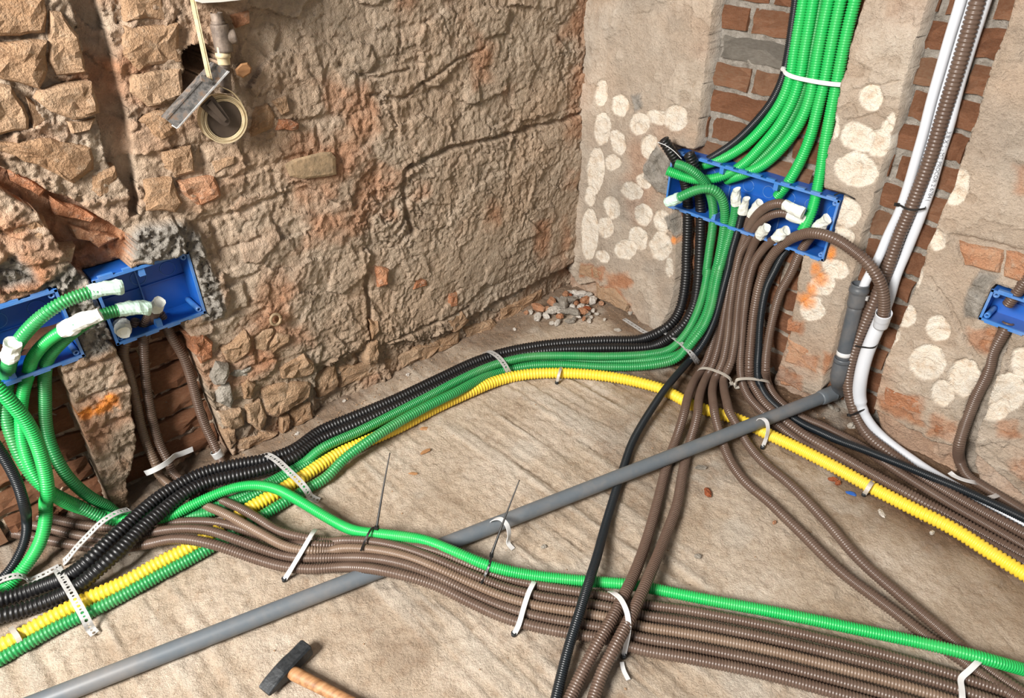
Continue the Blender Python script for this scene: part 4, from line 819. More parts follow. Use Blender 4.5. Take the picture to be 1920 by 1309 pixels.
# browns from the left box and the left bundle, five strands across the front
B_ = .0106
con('S3', 'b', [('C', 'f', .03, [(-200, 300, .05), (-60, 345, .05), (120, 390, .045), (300, 428, .035), (480, 462, .026), (650, 475, .020), (900, 450, .020), (1100, 440, .022), (1250, 455, .030), (1400, 500, .022), (1600, 565, .012), (1750, 570)]), ('D', 'f', .012, [(573, 535, .012), (700, 538, .018), (850, 532, .036), (1000, 560, .050), (1150, 622, .040), (1300, 678, .016), (1450, 712), (1600, 737), (1760, 762)]),
    ('E', 'f', .012, [(420, 568), (600, 594), (900, 652), (1200, 722), (1500, 802), (1760, 884), (2000, 965)])], 'brown conduit of the front bundle on its far side, next to the bright green one', r=B_)
con('S1', 'b', [('J', 'l', -.03, [(1290, 800, .0), (1262, 870, -.02), (1220, 950, -.03)]), ('N', 'l', -.035, [(1040, 150), (1050, 330), (1075, 520), (1115, 700), (1165, 850, -.03), (1225, 970, -.01)]), ('C', 'f', .012, [(960, 170, .03), (1060, 235, .014), (1150, 285, .012), (1350, 372, .036), (1450, 430, .040), (1550, 492, .034), (1700, 530, .030), (1850, 553)]),
    ('D', 'f', .030, [(573, 512, .030), (700, 516, .036), (850, 545, .048), (1000, 597, .051), (1150, 660, .036), (1300, 720, .016), (1450, 760, .012), (1600, 786, .012), (1760, 808, .012)]), ('E', 'f', .012, [(420, 612), (600, 640), (900, 700), (1200, 773), (1500, 853), (1760, 935), (2000, 1018)])],
    'brown conduit from the square left box, middle riser, joining the front bundle', r=B_)
con('S2', 'b', [('J', 'l', -.03, [(1150, 900, -.04), (1120, 990, -.046)]), ('N', 'l', -.040, [(890, 140), (940, 340), (985, 520), (1020, 690), (1070, 850, -.034), (1130, 975, -.012)]), ('C', 'f', .012, [(885, 180, .03), (960, 250, .014), (1060, 315, .012), (1250, 395, .036), (1450, 505, .042), (1600, 582, .034), (1720, 602, .030), (1850, 603)]),
    ('D', 'f', .028, [(573, 548, .028), (700, 552, .038), (850, 580, .050), (1000, 635, .049), (1150, 702, .028), (1300, 765, .016), (1450, 806, .012), (1600, 832, .012), (1760, 856, .012)]), ('E', 'f', .012, [(420, 656), (600, 686), (900, 746), (1200, 822), (1500, 905), (1760, 988), (2000, 1070)])],
    'light brown conduit from the left riser in the chase, third strand of the front bundle', r=B_, mat='brown_conduit_light')
con('S4', 'b', [('C', 'f', .02, [(-200, 375, .04), (-60, 415, .035), (120, 448, .03), (290, 482, .026), (450, 520, .018), (650, 545, .016), (850, 500, .036), (1000, 480, .046), (1150, 488, .048), (1300, 535, .040), (1450, 590, .024), (1600, 637, .014), (1750, 645)]), ('D', 'f', .012, [(573, 590, .014), (700, 592, .036), (850, 618, .050), (1000, 672, .042), (1150, 745, .020), (1300, 810, .012), (1450, 853), (1600, 882), (1760, 906)]),
    ('E', 'f', .012, [(420, 702), (600, 733), (900, 795), (1200, 873), (1500, 958), (1760, 1040)])], 'brown conduit of the front bundle, second strand from the near side', r=B_)
con('S5', 'b', [('C', 'f', .012, [(-200, 470, .03), (-60, 490, .026), (120, 512, .02), (280, 546), (420, 572), (600, 590), (800, 572, .030), (950, 540, .046), (1060, 542, .050), (1200, 572, .044), (1400, 640, .020), (1580, 692), (1750, 706)]), ('D', 'f', .012, [(573, 633, .014), (700, 638, .044), (850, 668, .048), (1000, 714, .032), (1150, 788, .016), (1300, 856, .012), (1450, 900), (1600, 930), (1760, 955)]),
    ('E', 'f', .012, [(420, 748), (600, 780), (900, 842), (1200, 922), (1500, 1010), (1760, 1095)])], 'brown conduit on the near side of the front bundle', r=.0112)
con('SR', 'b', [('J', 'l', -.03, [(1350, 850, -.03), (1400, 930, -.035)]), ('N', 'l', -.036, [(1230, 30), (1320, 180), (1380, 350), (1420, 500), (1470, 660, -.030), (1530, 790, -.018), (1570, 880, -.004), (1600, 950, .01)]), ('C', 'f', .012, [(1262, 155, .012), (1310, 195, .012), (1360, 240, .010)])], 'single brown conduit along the right edge of the left chase', r=.0112)
c = con('SW', 'b', [('J', 'l', -.03, [(1040, 980, .012), (1020, 930, -.01), (1010, 880, -.035), (1010, 820, -.05)])], 'short taped conduit stub in the lower left of the square blue box', r=.0125); tape_cap(c, 'SW', 0, .020, .014, 'tape', .9)
c = con('SX', 'b', [('J', 'l', -.03, [(1330, 790, .012), (1300, 860, -.015), (1270, 930, -.035), (1250, 1010, -.045)])], 'brown conduit under a pale tape cap in the middle of the square blue box', r=.0118); tape_cap(c, 'SX', 0, .012, .026, 'tape', .8)
# yellow
con('Y', 'y', [('C', 'f', YE, [(-250, 1258), (0, 1142), (300, 972), (480, 878), (700, 780), (900, 668), (1050, 592), (1250, 470), (1400, 362), (1520, 295), (1650, 215)]), ('F', 'f', YE, [(100, 1152), (200, 1108), (400, 1020), (600, 915), (800, 824), (900, 783), (1000, 756), (1110, 742), (1220, 739), (1350, 744), (1500, 760), (1650, 790), (1780, 828)]),
    ('B', 'f', YE, [(90, 612), (150, 632), (260, 692), (340, 720), (430, 745), (540, 785), (640, 838), (760, 893), (960, 995), (1150, 1100), (1350, 1203), (1560, 1308)]), ('E', 'f', YE, [(1780, 362), (1920, 450), (2100, 562)])],
    'fat yellow corrugated conduit winding across the whole floor', seg=16)

# ---- white pipes in the right chase
W1 = run_on(spline(pathpts([('T', 'r', -.020, [(745, -120), (715, 0), (660, 180), (602, 380), (562, 520), (522, 680), (482, 820), (440, 965), (400, 1080), (340, 1205)]), ('V', 'r', -.006, [(800, 240, .0), (722, 385, .012), (690, 450, .016), (670, 520, .018)])]), .006), .012)
s = arclen(W1)/arclen(W1)[-1]; o = tube('white_pipe', W1, .0105+.0018*ss(.42, .40, s), 'white_pipe', None, 18); tag(o, 'smooth white pipe left of the brown riser, ending in the grey socket', 'pipe')
W2 = run_on(spline(pathpts([('T', 'r', -.030, [(880, -120), (838, 0), (765, 230), (702, 440), (652, 640), (602, 800), (560, 950), (512, 1090), (462, 1220), (425, 1309)]), ('V', 'r', -.02, [(930, 360, -.024), (870, 560, -.012), (815, 690, .0), (762, 810, .008), (705, 960, .014), (668, 1120, .020)]), ('M', 'r', .03, [(470, 190, .016), (495, 285, .016), (560, 400, .014)]),
     ('M', 'f', .012, [(660, 508, .018), (780, 605), (900, 690), (1000, 760), (1150, 850), (1350, 965), (1550, 1075), (1750, 1190), (1900, 1275)])]), .006), .012)
s = arclen(W2)/arclen(W2)[-1]; k0 = np.argmin(np.linalg.norm(W2-at('V', 830, 670, 'r', 0), axis=1)); k1 = np.argmin(np.linalg.norm(W2-at('M', 480, 250, 'r', .016), axis=1))
rad = np.full(len(W2), .0115); rad[k0:k1] = .0165; rad[max(0, k0-3):k0] = .0135; rad[k1:k1+4] = .013
w2 = tube('white_pipe', W2, rad, 'white_pipe', None, 20); tag(w2, 'printed white pipe right of the brown riser, bulging low down and bending onto the floor', 'pipe')
# lettering printed along the pipe
fc = bpy.data.curves.new('print', 'FONT'); fc.body = '3/8 X 1 - MT PROCOR 2 6784 ('; fc.size = .0115; fo = bpy.data.objects.new('print_tmp', fc); COL.objects.link(fo)
bpy.context.view_layer.update(); me = bpy.data.meshes.new_from_object(fo.evaluated_get(bpy.context.evaluated_depsgraph_get())); tv = np.array([v_.co[:] for v_ in me.vertices]); tf = [list(p.vertices) for p in me.polygons]; bpy.data.objects.remove(fo)
sW = arclen(W2); sA = sW[np.argmin(np.linalg.norm(W2-at('T', 520, 1040, 'r', -.03), axis=1))]; 
side = nrm(np.array([-.78, -.62, 0]))
def on_pipe(P, sv, yv, r):
    c0 = sample(P, np.array([sv]))[0]; T = nrm(sample(P, np.array([sv+.004]))[0]-sample(P, np.array([sv-.004]))[0]); n0 = nrm(side-T*(side@T)); b0 = np.cross(T, n0); a = yv/r
    return c0+r*(n0*math.cos(a)+b0*math.sin(a))
if len(tv):
    L0 = tv[:, 0].max(); V = [on_pipe(W2, sA-.012-L0+x, -(y-.004), .0119) for x, y, _ in tv]   # reads downwards, ends at the tie
    mk('print', V, tf, 'ink', w2)
tube('sleeve_mouth', resample(np.array([at('V', 812, 735, 'r', .030), at('V', 838, 640, 'r', .046)]), .004), np.linspace(.0165, .0185, len(resample(np.array([at('V', 812, 735, 'r', .030), at('V', 838, 640, 'r', .046)]), .004))), 'white_pipe', w2, 18, .03, .95)
W3 = run_on(spline(pathpts([('T', 'r', -.034, [(780, -120), (748, 0), (695, 190), (636, 390), (592, 560), (552, 720), (512, 850), (472, 985), (430, 1100), (380, 1230), (350, 1309)])]), .006), .012)
o = tube('white_pipe', W3, .0100, 'white_pipe', None, 18); tag(o, 'thin white pipe half hidden behind the brown riser', 'pipe')
# ---- grey drain pipe with elbow and upright
root = empty('drain_pipe', onF((1560, 745), 0)); tag(root, 'grey plastic drain pipe crossing the floor and turning up the right wall', 'pipe')
p0 = onF((-500, 1540), .0185); p1 = onF(px('B', 968, 632), .056); e1 = onF(px('B', 990, 600), .062); up0 = at('B', 990, 560, 'r', .030); up1 = at('V', 668, 432, 'r', .016)
GP = .0175
pm = onF((760, 1050), .0185); tube('pipe', resample(spline(np.array([p0, (p0+pm)/2, pm, onF((960, 972), .0225), onF((1160, 894), .032), p1]), .01, .03), .02), GP, 'grey_pvc', root, 24)
dirp = nrm(p0-p1); 
tube('socket_collar', resample(np.array([p1+dirp*.052, p1+dirp*.002]), .004), np.interp(np.linspace(0, 1, 14), [0, .2, .85, .86, 1], [.0182, .0208, .0208, .0225, .0225])[:len(resample(np.array([p1+dirp*.052, p1+dirp*.002]), .004))], 'grey_pvc', root, 24, .005, .8)
du = nrm(up1-up0); el0 = up0+du*.0
tube('elbow', spline(np.array([p1+dirp*.005, p1-dirp*.014, (p1-dirp*.03+up0)/2, up0+du*.004, up0+du*.055]), .004, .006), .0205, 'grey_pvc_dark', root, 24)
tube('elbow_ring', resample(np.array([up0+du*.050, up0+du*.062]), .004), .0213, 'grey_pvc_dark', root, 24, .004, .8)
tube('upright', resample(np.array([up0+du*.05, up1-du*.05]), .02), GP, 'grey_pvc_dark', root, 24)
C = resample(np.array([up1-du*.062, up1]), .003); t = np.linspace(0, 1, len(C))
tube('socket', C, np.interp(t, [0, .08, .62, .66, .80, .84, 1], [.0178, .0202, .0206, .0232, .0232, .0212, .0214]), 'grey_pvc_dark', root, 24, .05, .86)
tube('print_band', resample(np.array([up0+du*.070, up0+du*.082]), .004), .0178, 'white_tie', root, 24, .004, .95)
mk('collar_screw', *box(up1+np.array([0, -.024, -.03]), [du, nrm(np.cross(du, [1, 0, 0])), np.array([1., 0, 0])], (.005, .004, .004)), 'steel', root)

# ---- perforated steel straps
PST = [([('C', 'f', 0, [(1425, 80, .004), (1455, 72, .020), (1490, 68, .046), (1540, 96, .052), (1610, 160, .052), (1675, 222, .046), (1712, 268, .032), (1735, 305, .008), (1780, 324, .003)])], 'perforated steel strap over the black conduits near the two upright black ties', True),
       ([('F', 'f', 0, [(845, 634, .008), (870, 628, .040), (915, 655, .052), (950, 698, .050), (970, 735, .026), (980, 752, .003)])], 'perforated steel strap over black and green conduits in the middle of the floor run', True),
       ([('P', 'f', 0, [(1170, 598, .006), (1190, 611, .006), (1212, 624, .006), (1226, 622, .024)]), ('I', 'f', 0, [(30, 738, .060), (115, 775, .074), (200, 840, .074), (265, 908, .068), (312, 970, .030), (325, 990, .003)])], 'perforated steel strap with a loose tail at the foot of the long box bundle', True),
       ([('C', 'f', 0, [(720, 372, .050), (650, 392, .068), (570, 440, .068), (490, 518, .048), (420, 592, .036), (375, 648, .016), (352, 668, .003)])], 'perforated steel strap over the green and brown conduits below the left chases', True),
       ([('C', 'f', 0, [(318, 700, .030), (335, 730, .046), (370, 790, .050), (405, 850, .048), (440, 915, .040), (470, 970, .034), (492, 1015, .020), (505, 1040, .004), (530, 1068, .003)])], 'perforated steel strap over black, yellow and green conduits at lower left', True),
       ([('C', 'f', 0, [(-60, 800, .030), (20, 760, .034), (90, 742, .034), (135, 745, .026), (160, 770, .006), (230, 742, .004), (330, 690, .003)])], 'perforated steel strap at the left edge with its tail lying on the floor', True)]
for segs, lab, _ in PST:
    o = band('perforated_strap', pathpts(segs), .0165, .0012, 'steel', None, True, sig=.005); tag(o, lab, 'strap')
# ---- plain plastic straps with a nail
def strap(segs, label, mat='white_tie', w_=.010, nail=True, wdir=None):
    P = pathpts(segs); o = band('plastic_strap', P, w_, .0018, mat, None, False, wdir); tag(o, label, 'strap')
    if nail:
        e = P[-1]; C = resample(np.array([e+[0, 0, -.002], e+[0, 0, .006]]), .004); tube('nail_head', C, .0055, 'dark_metal', o, 10, .002, .6)
    return o
strap([('D', 'f', 0, [(462, 462, .004), (455, 468, .030), (440, 490, .046), (405, 550, .042), (368, 612, .030), (345, 650, .026), (330, 672, .012), (320, 690, .002)])], 'white plastic strap over the brown bundle left of the grey pipe crossing')
strap([('D', 'f', 0, [(1448, 690, .010), (1440, 705, .026), (1420, 745, .028), (1395, 820, .028), (1375, 890, .026), (1362, 918, .012), (1352, 935, .002)])], 'white plastic strap over the brown bundle just left of the thin black conduit')
strap([('D', 'f', 0, [(1785, 742, .040), (1800, 748, .066), (1830, 772, .070), (1862, 840, .068), (1868, 910, .054), (1856, 985, .024), (1845, 1035, .003)])], 'white plastic strap bent over the pair of brown conduits crossing the bundle')
strap([('D', 'f', 0, [(1838, 1060, .004), (1845, 1095, .003), (1868, 1140, .003)])], 'loose pale strap end lying on the floor below the crossing pair', nail=False, w_=.008)
strap([('E', 'f', 0, [(1760, 778, .022), (1738, 798, .036), (1705, 830, .032), (1672, 862, .026), (1676, 895, .026), (1680, 960, .024), (1684, 1010, .003)])], 'white plastic strap over the bundle at the bottom right corner')
strap([('D', 'f', 0, [(1248, 430, .030), (1262, 418, .052), (1292, 414, .064), (1320, 440, .060), (1332, 485, .036), (1326, 525, .006), (1350, 552, .003)])], 'pale strap round the grey pipe beside the second upright black tie', nail=False)
strap([('B', 'f', 0, [(588, 770, .060), (606, 757, .078), (630, 770, .078), (640, 810, .058), (630, 860, .022), (612, 905, .003)])], 'pale strap hanging over the grey pipe above the yellow conduit')
strap([('F', 'f', 0, [(1242, 706, .006), (1240, 714, .030), (1232, 735, .036), (1225, 760, .026), (1218, 790, .003)])], 'narrow clear strap over the yellow conduit at the top of its arc', w_=.008, mat='beige_tie')
strap([('M', 'f', 0, [(590, 845, .010), (575, 858, .030), (555, 885, .036), (530, 925, .026), (505, 962, .003)])], 'narrow clear strap over the yellow conduit at the right', w_=.010, mat='beige_tie')
strap([('C', 'f', 0, [(60, 1030, .012), (72, 1050, .032), (95, 1080, .036), (110, 1112, .026)])], 'pale strap over the yellow conduit at the left edge', w_=.009, nail=False, mat='beige_tie')
strap([('N', 'l', 0, [(1050, 1030, .0), (1070, 1024, .012), (1120, 1002, .022), (1180, 970, .022), (1235, 930, .012), (1262, 905, -.004), (1320, 885, -.012), (1392, 855, -.016)])], 'pale plastic strap across the two brown risers in the left chase', nail=False, w_=.013, wdir=(0, .2, 1))
strap([('M', 'f', 0, [(1185, 785, .026), (1220, 812, .030), (1290, 842, .030), (1370, 862, .026), (1410, 870, .010)])], 'pale strap at the foot of the conduit from the small box', nail=False, w_=.011)
strap([('M', 'f', 0, [(1500, 985, .030), (1540, 975, .026), (1580, 955, .016)])], 'short pale strap end behind the thin black conduit at the right', nail=False, w_=.011)
o = tube('pipe_clip', resample(np.array([at('N', 1555, 868, 'l', -.006), at('N', 1585, 912, 'l', .0)]), .004), .0135, 'steel', None, 18, .003, .92); tag(o, 'metal ring clip round the single brown conduit in the left chase', 'clip')
# ---- cable ties
def tie(label, P, width, mat, head=None, tail=None, wdir=None, closed_back=None):
    root = empty('cable_tie', np.array(P).min(0)); tag(root, label, 'cable tie')
    Q = np.array(P)
    band('band', Q, width, .0016, mat, root, False, wdir, sig=.003)
    if closed_back is not None: band('band', np.array([Q[-1]]+list(closed_back)+[Q[0]]), width, .0016, mat, root, False, wdir, sig=.003)
    if head is not None:
        d = nrm(Q[1]-Q[0]) if head == 0 else nrm(Q[-1]-Q[-2]); p = Q[0] if head == 0 else Q[-1]; a = nrm(np.cross(d, [.3, .2, 1])); mk('head', *box(p, [d, a, np.cross(d, a)], (.004, .0042, .0038)), mat, root)
    if tail is not None:
        T = np.array(tail); C = spline(T, .006, .004); n = len(C); r0 = np.linspace(.0029, .0012, n); tube('tail', C, r0, mat, root, 6, .001)
    return root
def backof(pts, n): return [np.array(p)+np.array(n) for p in pts][::-1]
P = pathpts([('H', 'r', 0, [(716, 345, -.012), (724, 362, -.004), (755, 380, -.002), (860, 405, -.001), (960, 420, -.001), (1018, 424, -.006), (1034, 424, -.014)])]); tie('white cable tie round the green bundle hanging from above', P, .0095, 'white_tie', 0, None, (0, 0, 1), backof(P[1:-1], (.044, 0, 0)))
P = pathpts([('I', 'f', 0, [(318, 1050, .020), (335, 1028, .040), (385, 1024, .045), (455, 1044, .045), (525, 1074, .042), (570, 1108, .034), (578, 1140, .020)])]); tie('beige cable tie round the left four of the brown fan', P, .0105, 'beige_tie', 6, None, None, backof(P[1:-1], (.0, 0, -.030)))
P = pathpts([('I', 'f', 0, [(606, 1150, .022), (625, 1112, .052), (700, 1104, .058), (800, 1114, .058), (862, 1128, .050), (878, 1148, .026)])]); tie('beige cable tie round the right four of the brown fan', P, .0105, 'beige_tie', 0, None, None, backof(P[1:-1], (.012, .01, -.040)))
P = pathpts([('D', 'f', 0, [(735, 455, .058), (722, 452, .058), (700, 478, .060), (680, 520, .050), (664, 560, .048)])]); tie('black cable tie on bright green conduit, left one with an upright tail', P, .0045, 'black_plastic', 0, [at('D', 735, 455, 'f', .060), at('D', 752, 350, 'f', .095), at('D', 775, 220, 'f', .140), at('D', 795, 118, 'f', .175)])
P = pathpts([('D', 'f', 0, [(1252, 578, .050), (1248, 600, .052), (1240, 630, .050), (1222, 670, .036), (1204, 708, .032)])]); tie('black cable tie on bright green conduit, right one beside the grey pipe', P, .0045, 'black_plastic', 0, [at('D', 1250, 580, 'f', .052), at('D', 1290, 470, 'f', .090), at('D', 1335, 350, 'f', .135), at('D', 1378, 240, 'f', .175)])
P = pathpts([('T', 'r', 0, [(386, 1046, -.006), (400, 1048, .0), (440, 1070, .004), (495, 1072, .002), (530, 1066, -.012)])]); tie('black cable tie round the white pipes and brown riser beside the long box', P, .004, 'black_plastic', 0, None, (0, 0, 1), backof(P[1:-1], (.036, 0, 0)))
P = pathpts([('V', 'r', 0, [(612, 868, .012), (632, 880, .026), (690, 890, .028), (765, 893, .022), (800, 858, .004)])]); tie('black cable tie on the brown riser beside the upright grey pipe', P, .004, 'black_plastic', 0, None, (0, 0, 1), backof(P[1:-1], (.036, 0, 0)))
P = pathpts([('M', 'r', 0, [(388, 332, .030), (410, 328, .040), (450, 312, .040), (490, 294, .034), (520, 284, .018)])]); tie('black cable tie on the white pipe where it bends onto the floor', P, .004, 'black_plastic', 0, None, (0, 0, 1), None)

# ---- hammer
hA = onF(px('X', 862, 462), .016); hB = onF(px('X', 258, 1082), .013); ax = nrm(hB-hA); hl = np.linalg.norm(hB-hA); side_ = nrm(np.cross([0, 0, 1.], ax))
root = empty('hammer', np.array([*((hA+hB)/2)[:2], 0])); tag(root, 'hammer with dark steel head and worn wooden handle on the floor', 'hammer')
def ring_(c0, hw, hh, ch): 
    pts = [(-hw, -hh+ch), (-hw+ch, -hh), (hw-ch, -hh), (hw, -hh+ch), (hw, hh-ch), (hw-ch, hh), (-hw+ch, hh), (-hw, hh-ch)]
    return [c0+side_*a+np.array([0, 0, 1.])*b_ for a, b_ in pts]
secs = [(0, .0125, .0125, .003), (.02, .0142, .0142, .0035), (.30, .0142, .0142, .0035), (.42, .0150, .0150, .0035), (.62, .0150, .0140, .0035), (.85, .0148, .0085, .002), (.98, .0142, .0040, .001), (1.0, .0130, .0028, .0008)]
V = []; 
for t, hw, hh, ch in secs: V += ring_(hA+ax*hl*t+np.array([0, 0, .0]), hw, hh, ch)
F = [[i*8+j, i*8+(j+1) % 8, (i+1)*8+(j+1) % 8, (i+1)*8+j] for i in range(len(secs)-1) for j in range(8)]+[[7-j for j in range(8)], [(len(secs)-1)*8+j for j in range(8)]]
mk('head', V, F, 'dark_metal', root)
hc = hA+ax*hl*.52; he = onF(px('X', 1380, 1190), .016); hd = nrm(he-hc); hd[2] = 0.0; hd = nrm(hd); C = np.array([hc+hd*t for t in np.linspace(.012, .27, 30)]); t = np.linspace(0, 1, 30)
rr = np.interp(t, [0, .02, .2, .5, .8, .97, 1], [.0105, .0128, .0118, .0105, .0125, .0135, .011])
T = np.array([hd]*30); V = []; up_ = np.array([0, 0, 1.]); sd_ = np.cross(hd, up_)
for i in range(30): V += [C[i]+rr[i]*(sd_*1.0*math.cos(a)+up_*.95*math.sin(a)) for a in np.linspace(0, 2*math.pi, 16, endpoint=False)]
F = [[i*16+j, i*16+(j+1) % 16, (i+1)*16+(j+1) % 16, (i+1)*16+j] for i in range(29) for j in range(16)]+[[15-j for j in range(16)], [29*16+j for j in range(16)]]
mk('handle', V, F, 'wood', root, True)

# ---- roller blind strap winder hanging from its strap on the left wall
root = empty('strap_winder', at('W', 590, 1210, 'l', .03)); tag(root, 'old strap winder with a metal plate and coiled beige strap hanging on the left wall', 'strap winder')
def Lp(x, y, d): return at('W', x, y, 'l', d)
def slab(name, pts, th, mat, parent, dirn=np.array([0, 1., 0])):
    n = len(pts); V = [np.array(p) for p in pts]+[np.array(p)+dirn*th for p in pts]
    F = [list(range(n)), list(range(2*n-1, n-1, -1))]+[[i, n+i, n+(i+1) % n, (i+1) % n] for i in range(n)]; return mk(name, V, F, mat, parent)
slab('cover_plate', [Lp(92, 1010, .058), Lp(190, 1085, .062), Lp(625, 605, .062), Lp(520, 540, .058)], .003, 'dirty_steel', root)
slab('plate_flange', [Lp(186, 1090, .064), Lp(204, 1084, .064), Lp(636, 606, .064), Lp(620, 600, .064)], .026, 'steel', root)
slab('plate_flange', [Lp(90, 1008, .060), Lp(104, 1016, .060), Lp(526, 546, .060), Lp(516, 538, .060)], .022, 'dirty_steel', root)
slab('strap_guide', [Lp(392, 640, .066), Lp(405, 632, .066), Lp(500, 690, .066), Lp(478, 718, .066), Lp(400, 690, .066)], .006, 'dirty_steel', root)
wc = Lp(585, 1010, .040); sc_ = np.linalg.norm(Lp(685, 1010, .04)-Lp(585, 1010, .04))/100
def disc(name, c0, r, th, mat, parent, seg=36, inner=None):
    a = np.linspace(0, 2*math.pi, seg, endpoint=False); V = []
    for d in (0, th):
        for rr_ in ((r,) if inner is None else (r, inner)): V += [c0+np.array([math.cos(t)*rr_, d, math.sin(t)*rr_]) for t in a]
    if inner is None: F = [list(range(seg)), [2*seg-1-i for i in range(seg)]]+[[i, seg+i, seg+(i+1) % seg, (i+1) % seg] for i in range(seg)]
    else:
        F = []
        for i in range(seg):
            j = (i+1) % seg; F += [[i, j, seg+j, seg+i], [2*seg+i, 3*seg+i, 3*seg+j, 2*seg+j], [i, 2*seg+i, 2*seg+j, j], [seg+i, seg+j, 3*seg+j, 3*seg+i]]
    return mk(name, V, F, mat, parent)
disc('wheel', wc+np.array([0, .002, 0]), 150*sc_, .014, 'brown_bakelite', root)
for k, (r1, r0) in enumerate(((196, 186), (183, 173), (170, 162), (160, 150))): disc('strap_coil', wc+np.array([.0006*k, -.004+.002*(k % 2), -.0004*k]), r1*sc_, .018, 'strap_webbing', root, 40, r0*sc_)
slab('arm', [Lp(395, 905, .050), Lp(490, 812, .050), Lp(560, 900, .052), Lp(630, 1000, .052), Lp(640, 1030, .052), Lp(625, 1060, .052), Lp(595, 1068, .052), Lp(560, 1050, .052), Lp(480, 985, .050)], .006, 'brown_bakelite', root)
slab('arm_ridge', [Lp(440, 890, .055), Lp(480, 850, .055), Lp(610, 1010, .056), Lp(590, 1035, .056)], .004, 'brown_bakelite', root)
for k in (-4.4, 4.4):
    band('strap', np.array([Lp(250+k, -420, .062), Lp(322+k*1.6, 0, .062), Lp(372+k*1.6, 240, .063), Lp(420+k*1.6, 460, .065), Lp(462+k*1.6, 650, .066), Lp(475+k, 690, .052)]), .0062, .0022, 'strap_webbing', root, False, (1, -.4, 0))
band('strap', np.array([Lp(560, 735, .050), Lp(640, 770, .046), Lp(700, 830, .040), Lp(740, 900, .038)]), .012, .0016, 'strap_webbing', root, False, (0, 1, 0))
# ---- old iron pipe tee behind it
root = empty('iron_pipe_fitting', at('W', 580, 800, 'l', .0)); tag(root, 'rusty iron pipe fitting set in the wall behind the strap winder', 'pipe fitting')
tube('body', resample(np.array([Lp(545, 205, .018), Lp(590, 440, .020)]), .004), 70*sc_, 'old_iron', root, 20)
tube('rim', resample(np.array([Lp(535, 180, .018), Lp(540, 205, .018)]), .002), 56*sc_, 'old_iron', root, 20)
tube('side_branch', resample(np.array([Lp(590, 320, .020), Lp(690, 305, .028)]), .004), 56*sc_, 'old_iron', root, 20)
tube('seal_ring', resample(np.array([Lp(575, 450, .022), Lp(580, 485, .022)]), .003), 58*sc_, 'strap_webbing', root, 20)
tube('lower_pipe', resample(np.array([Lp(580, 480, .020), Lp(605, 780, .018)]), .006), 46*sc_, 'old_iron', root, 18)
def chunk(name, c0, axes, half, mat, seed, parent=None, n=2, rough=.28, smooth=False):
    """broken angular piece"""
    g = np.random.default_rng(seed); V = []; k = 7
    for lvl, s_ in ((-1, .72), (-.35, 1.0), (.45, .92), (1, .55)):
        a0 = g.random()*.8
        for i in range(k):
            a = a0*.2+2*math.pi*i/k; r_ = s_*(1-rough+2*rough*g.random()*.8); V.append(np.asarray(c0)+axes[0]*half[0]*r_*math.cos(a)+axes[1]*half[1]*r_*math.sin(a)+axes[2]*half[2]*(lvl+.15*(g.random()-.5)))
    F = [[r*k+i, r*k+(i+1) % k, (r+1)*k+(i+1) % k, (r+1)*k+i] for r in range(3) for i in range(k)]+[[k-1-i for i in range(k)], [3*k+i for i in range(k)]]
    return mk(name, V, F, mat, parent, smooth)
def prism_on_left(name, c, pts, d0, d1, mat, bev=.85):
    f = [at(c, x, y, 'l', d1) for x, y in pts]; bk = [at(c, x, y, 'l', d0) for x, y in pts]; cen = np.mean(f, 0); f2 = [cen+(p-cen)*bev for p in f]; f1 = [p+np.array([0, .003, 0]) for p in f]
    n = len(pts); V = bk+f1+f2; F = [[r*n+i, r*n+(i+1) % n, (r+1)*n+(i+1) % n, (r+1)*n+i] for r in range(2) for i in range(n)]+[[2*n+i for i in range(n)], [n-1-i for i in range(n)]]
    return mk(name, V, F, mat)
o = prism_on_left('wooden_peg', 'W', [(685, 590), (735, 540), (790, 530), (825, 575), (815, 620), (750, 662), (700, 635)], -.01, .030, 'wood', .8); tag(o, 'small rounded wooden peg in the wall right of the iron fitting', 'wooden peg')
o = prism_on_left('wooden_block', 'Z', [(1590, 920), (1640, 890), (1800, 850), (1850, 850), (1875, 880), (1880, 975), (1830, 985), (1700, 1000), (1620, 985)], -.02, .020, 'old_wood', .82); tag(o, 'old wooden fixing block set in the left wall', 'wooden block')
disc_c = at('O', 757, 155, 'l', .016); o = tube('metal_ring', np.array([disc_c+np.array([math.cos(a)*.0125, -.004, math.sin(a)*.0145]) for a in np.linspace(0, 2*math.pi, 25)]), .0036, 'old_wood', None, 8, .001); tag(o, 'small rusty ring stuck in the left wall above the baseboard bricks', 'ring')
o = slab('shutter_casing', [at('W', 350, -420, 'l', .075), at('W', 362, 14, 'l', .075), at('W', 400, 26, 'l', .075), at('W', 560, 18, 'l', .075), at('W', 800, -8, 'l', .075), at('W', 900, -420, 'l', .075)], .07, 'white_paint', None); tag(o, 'edge of an off white casing at the top of the left wall', 'casing')

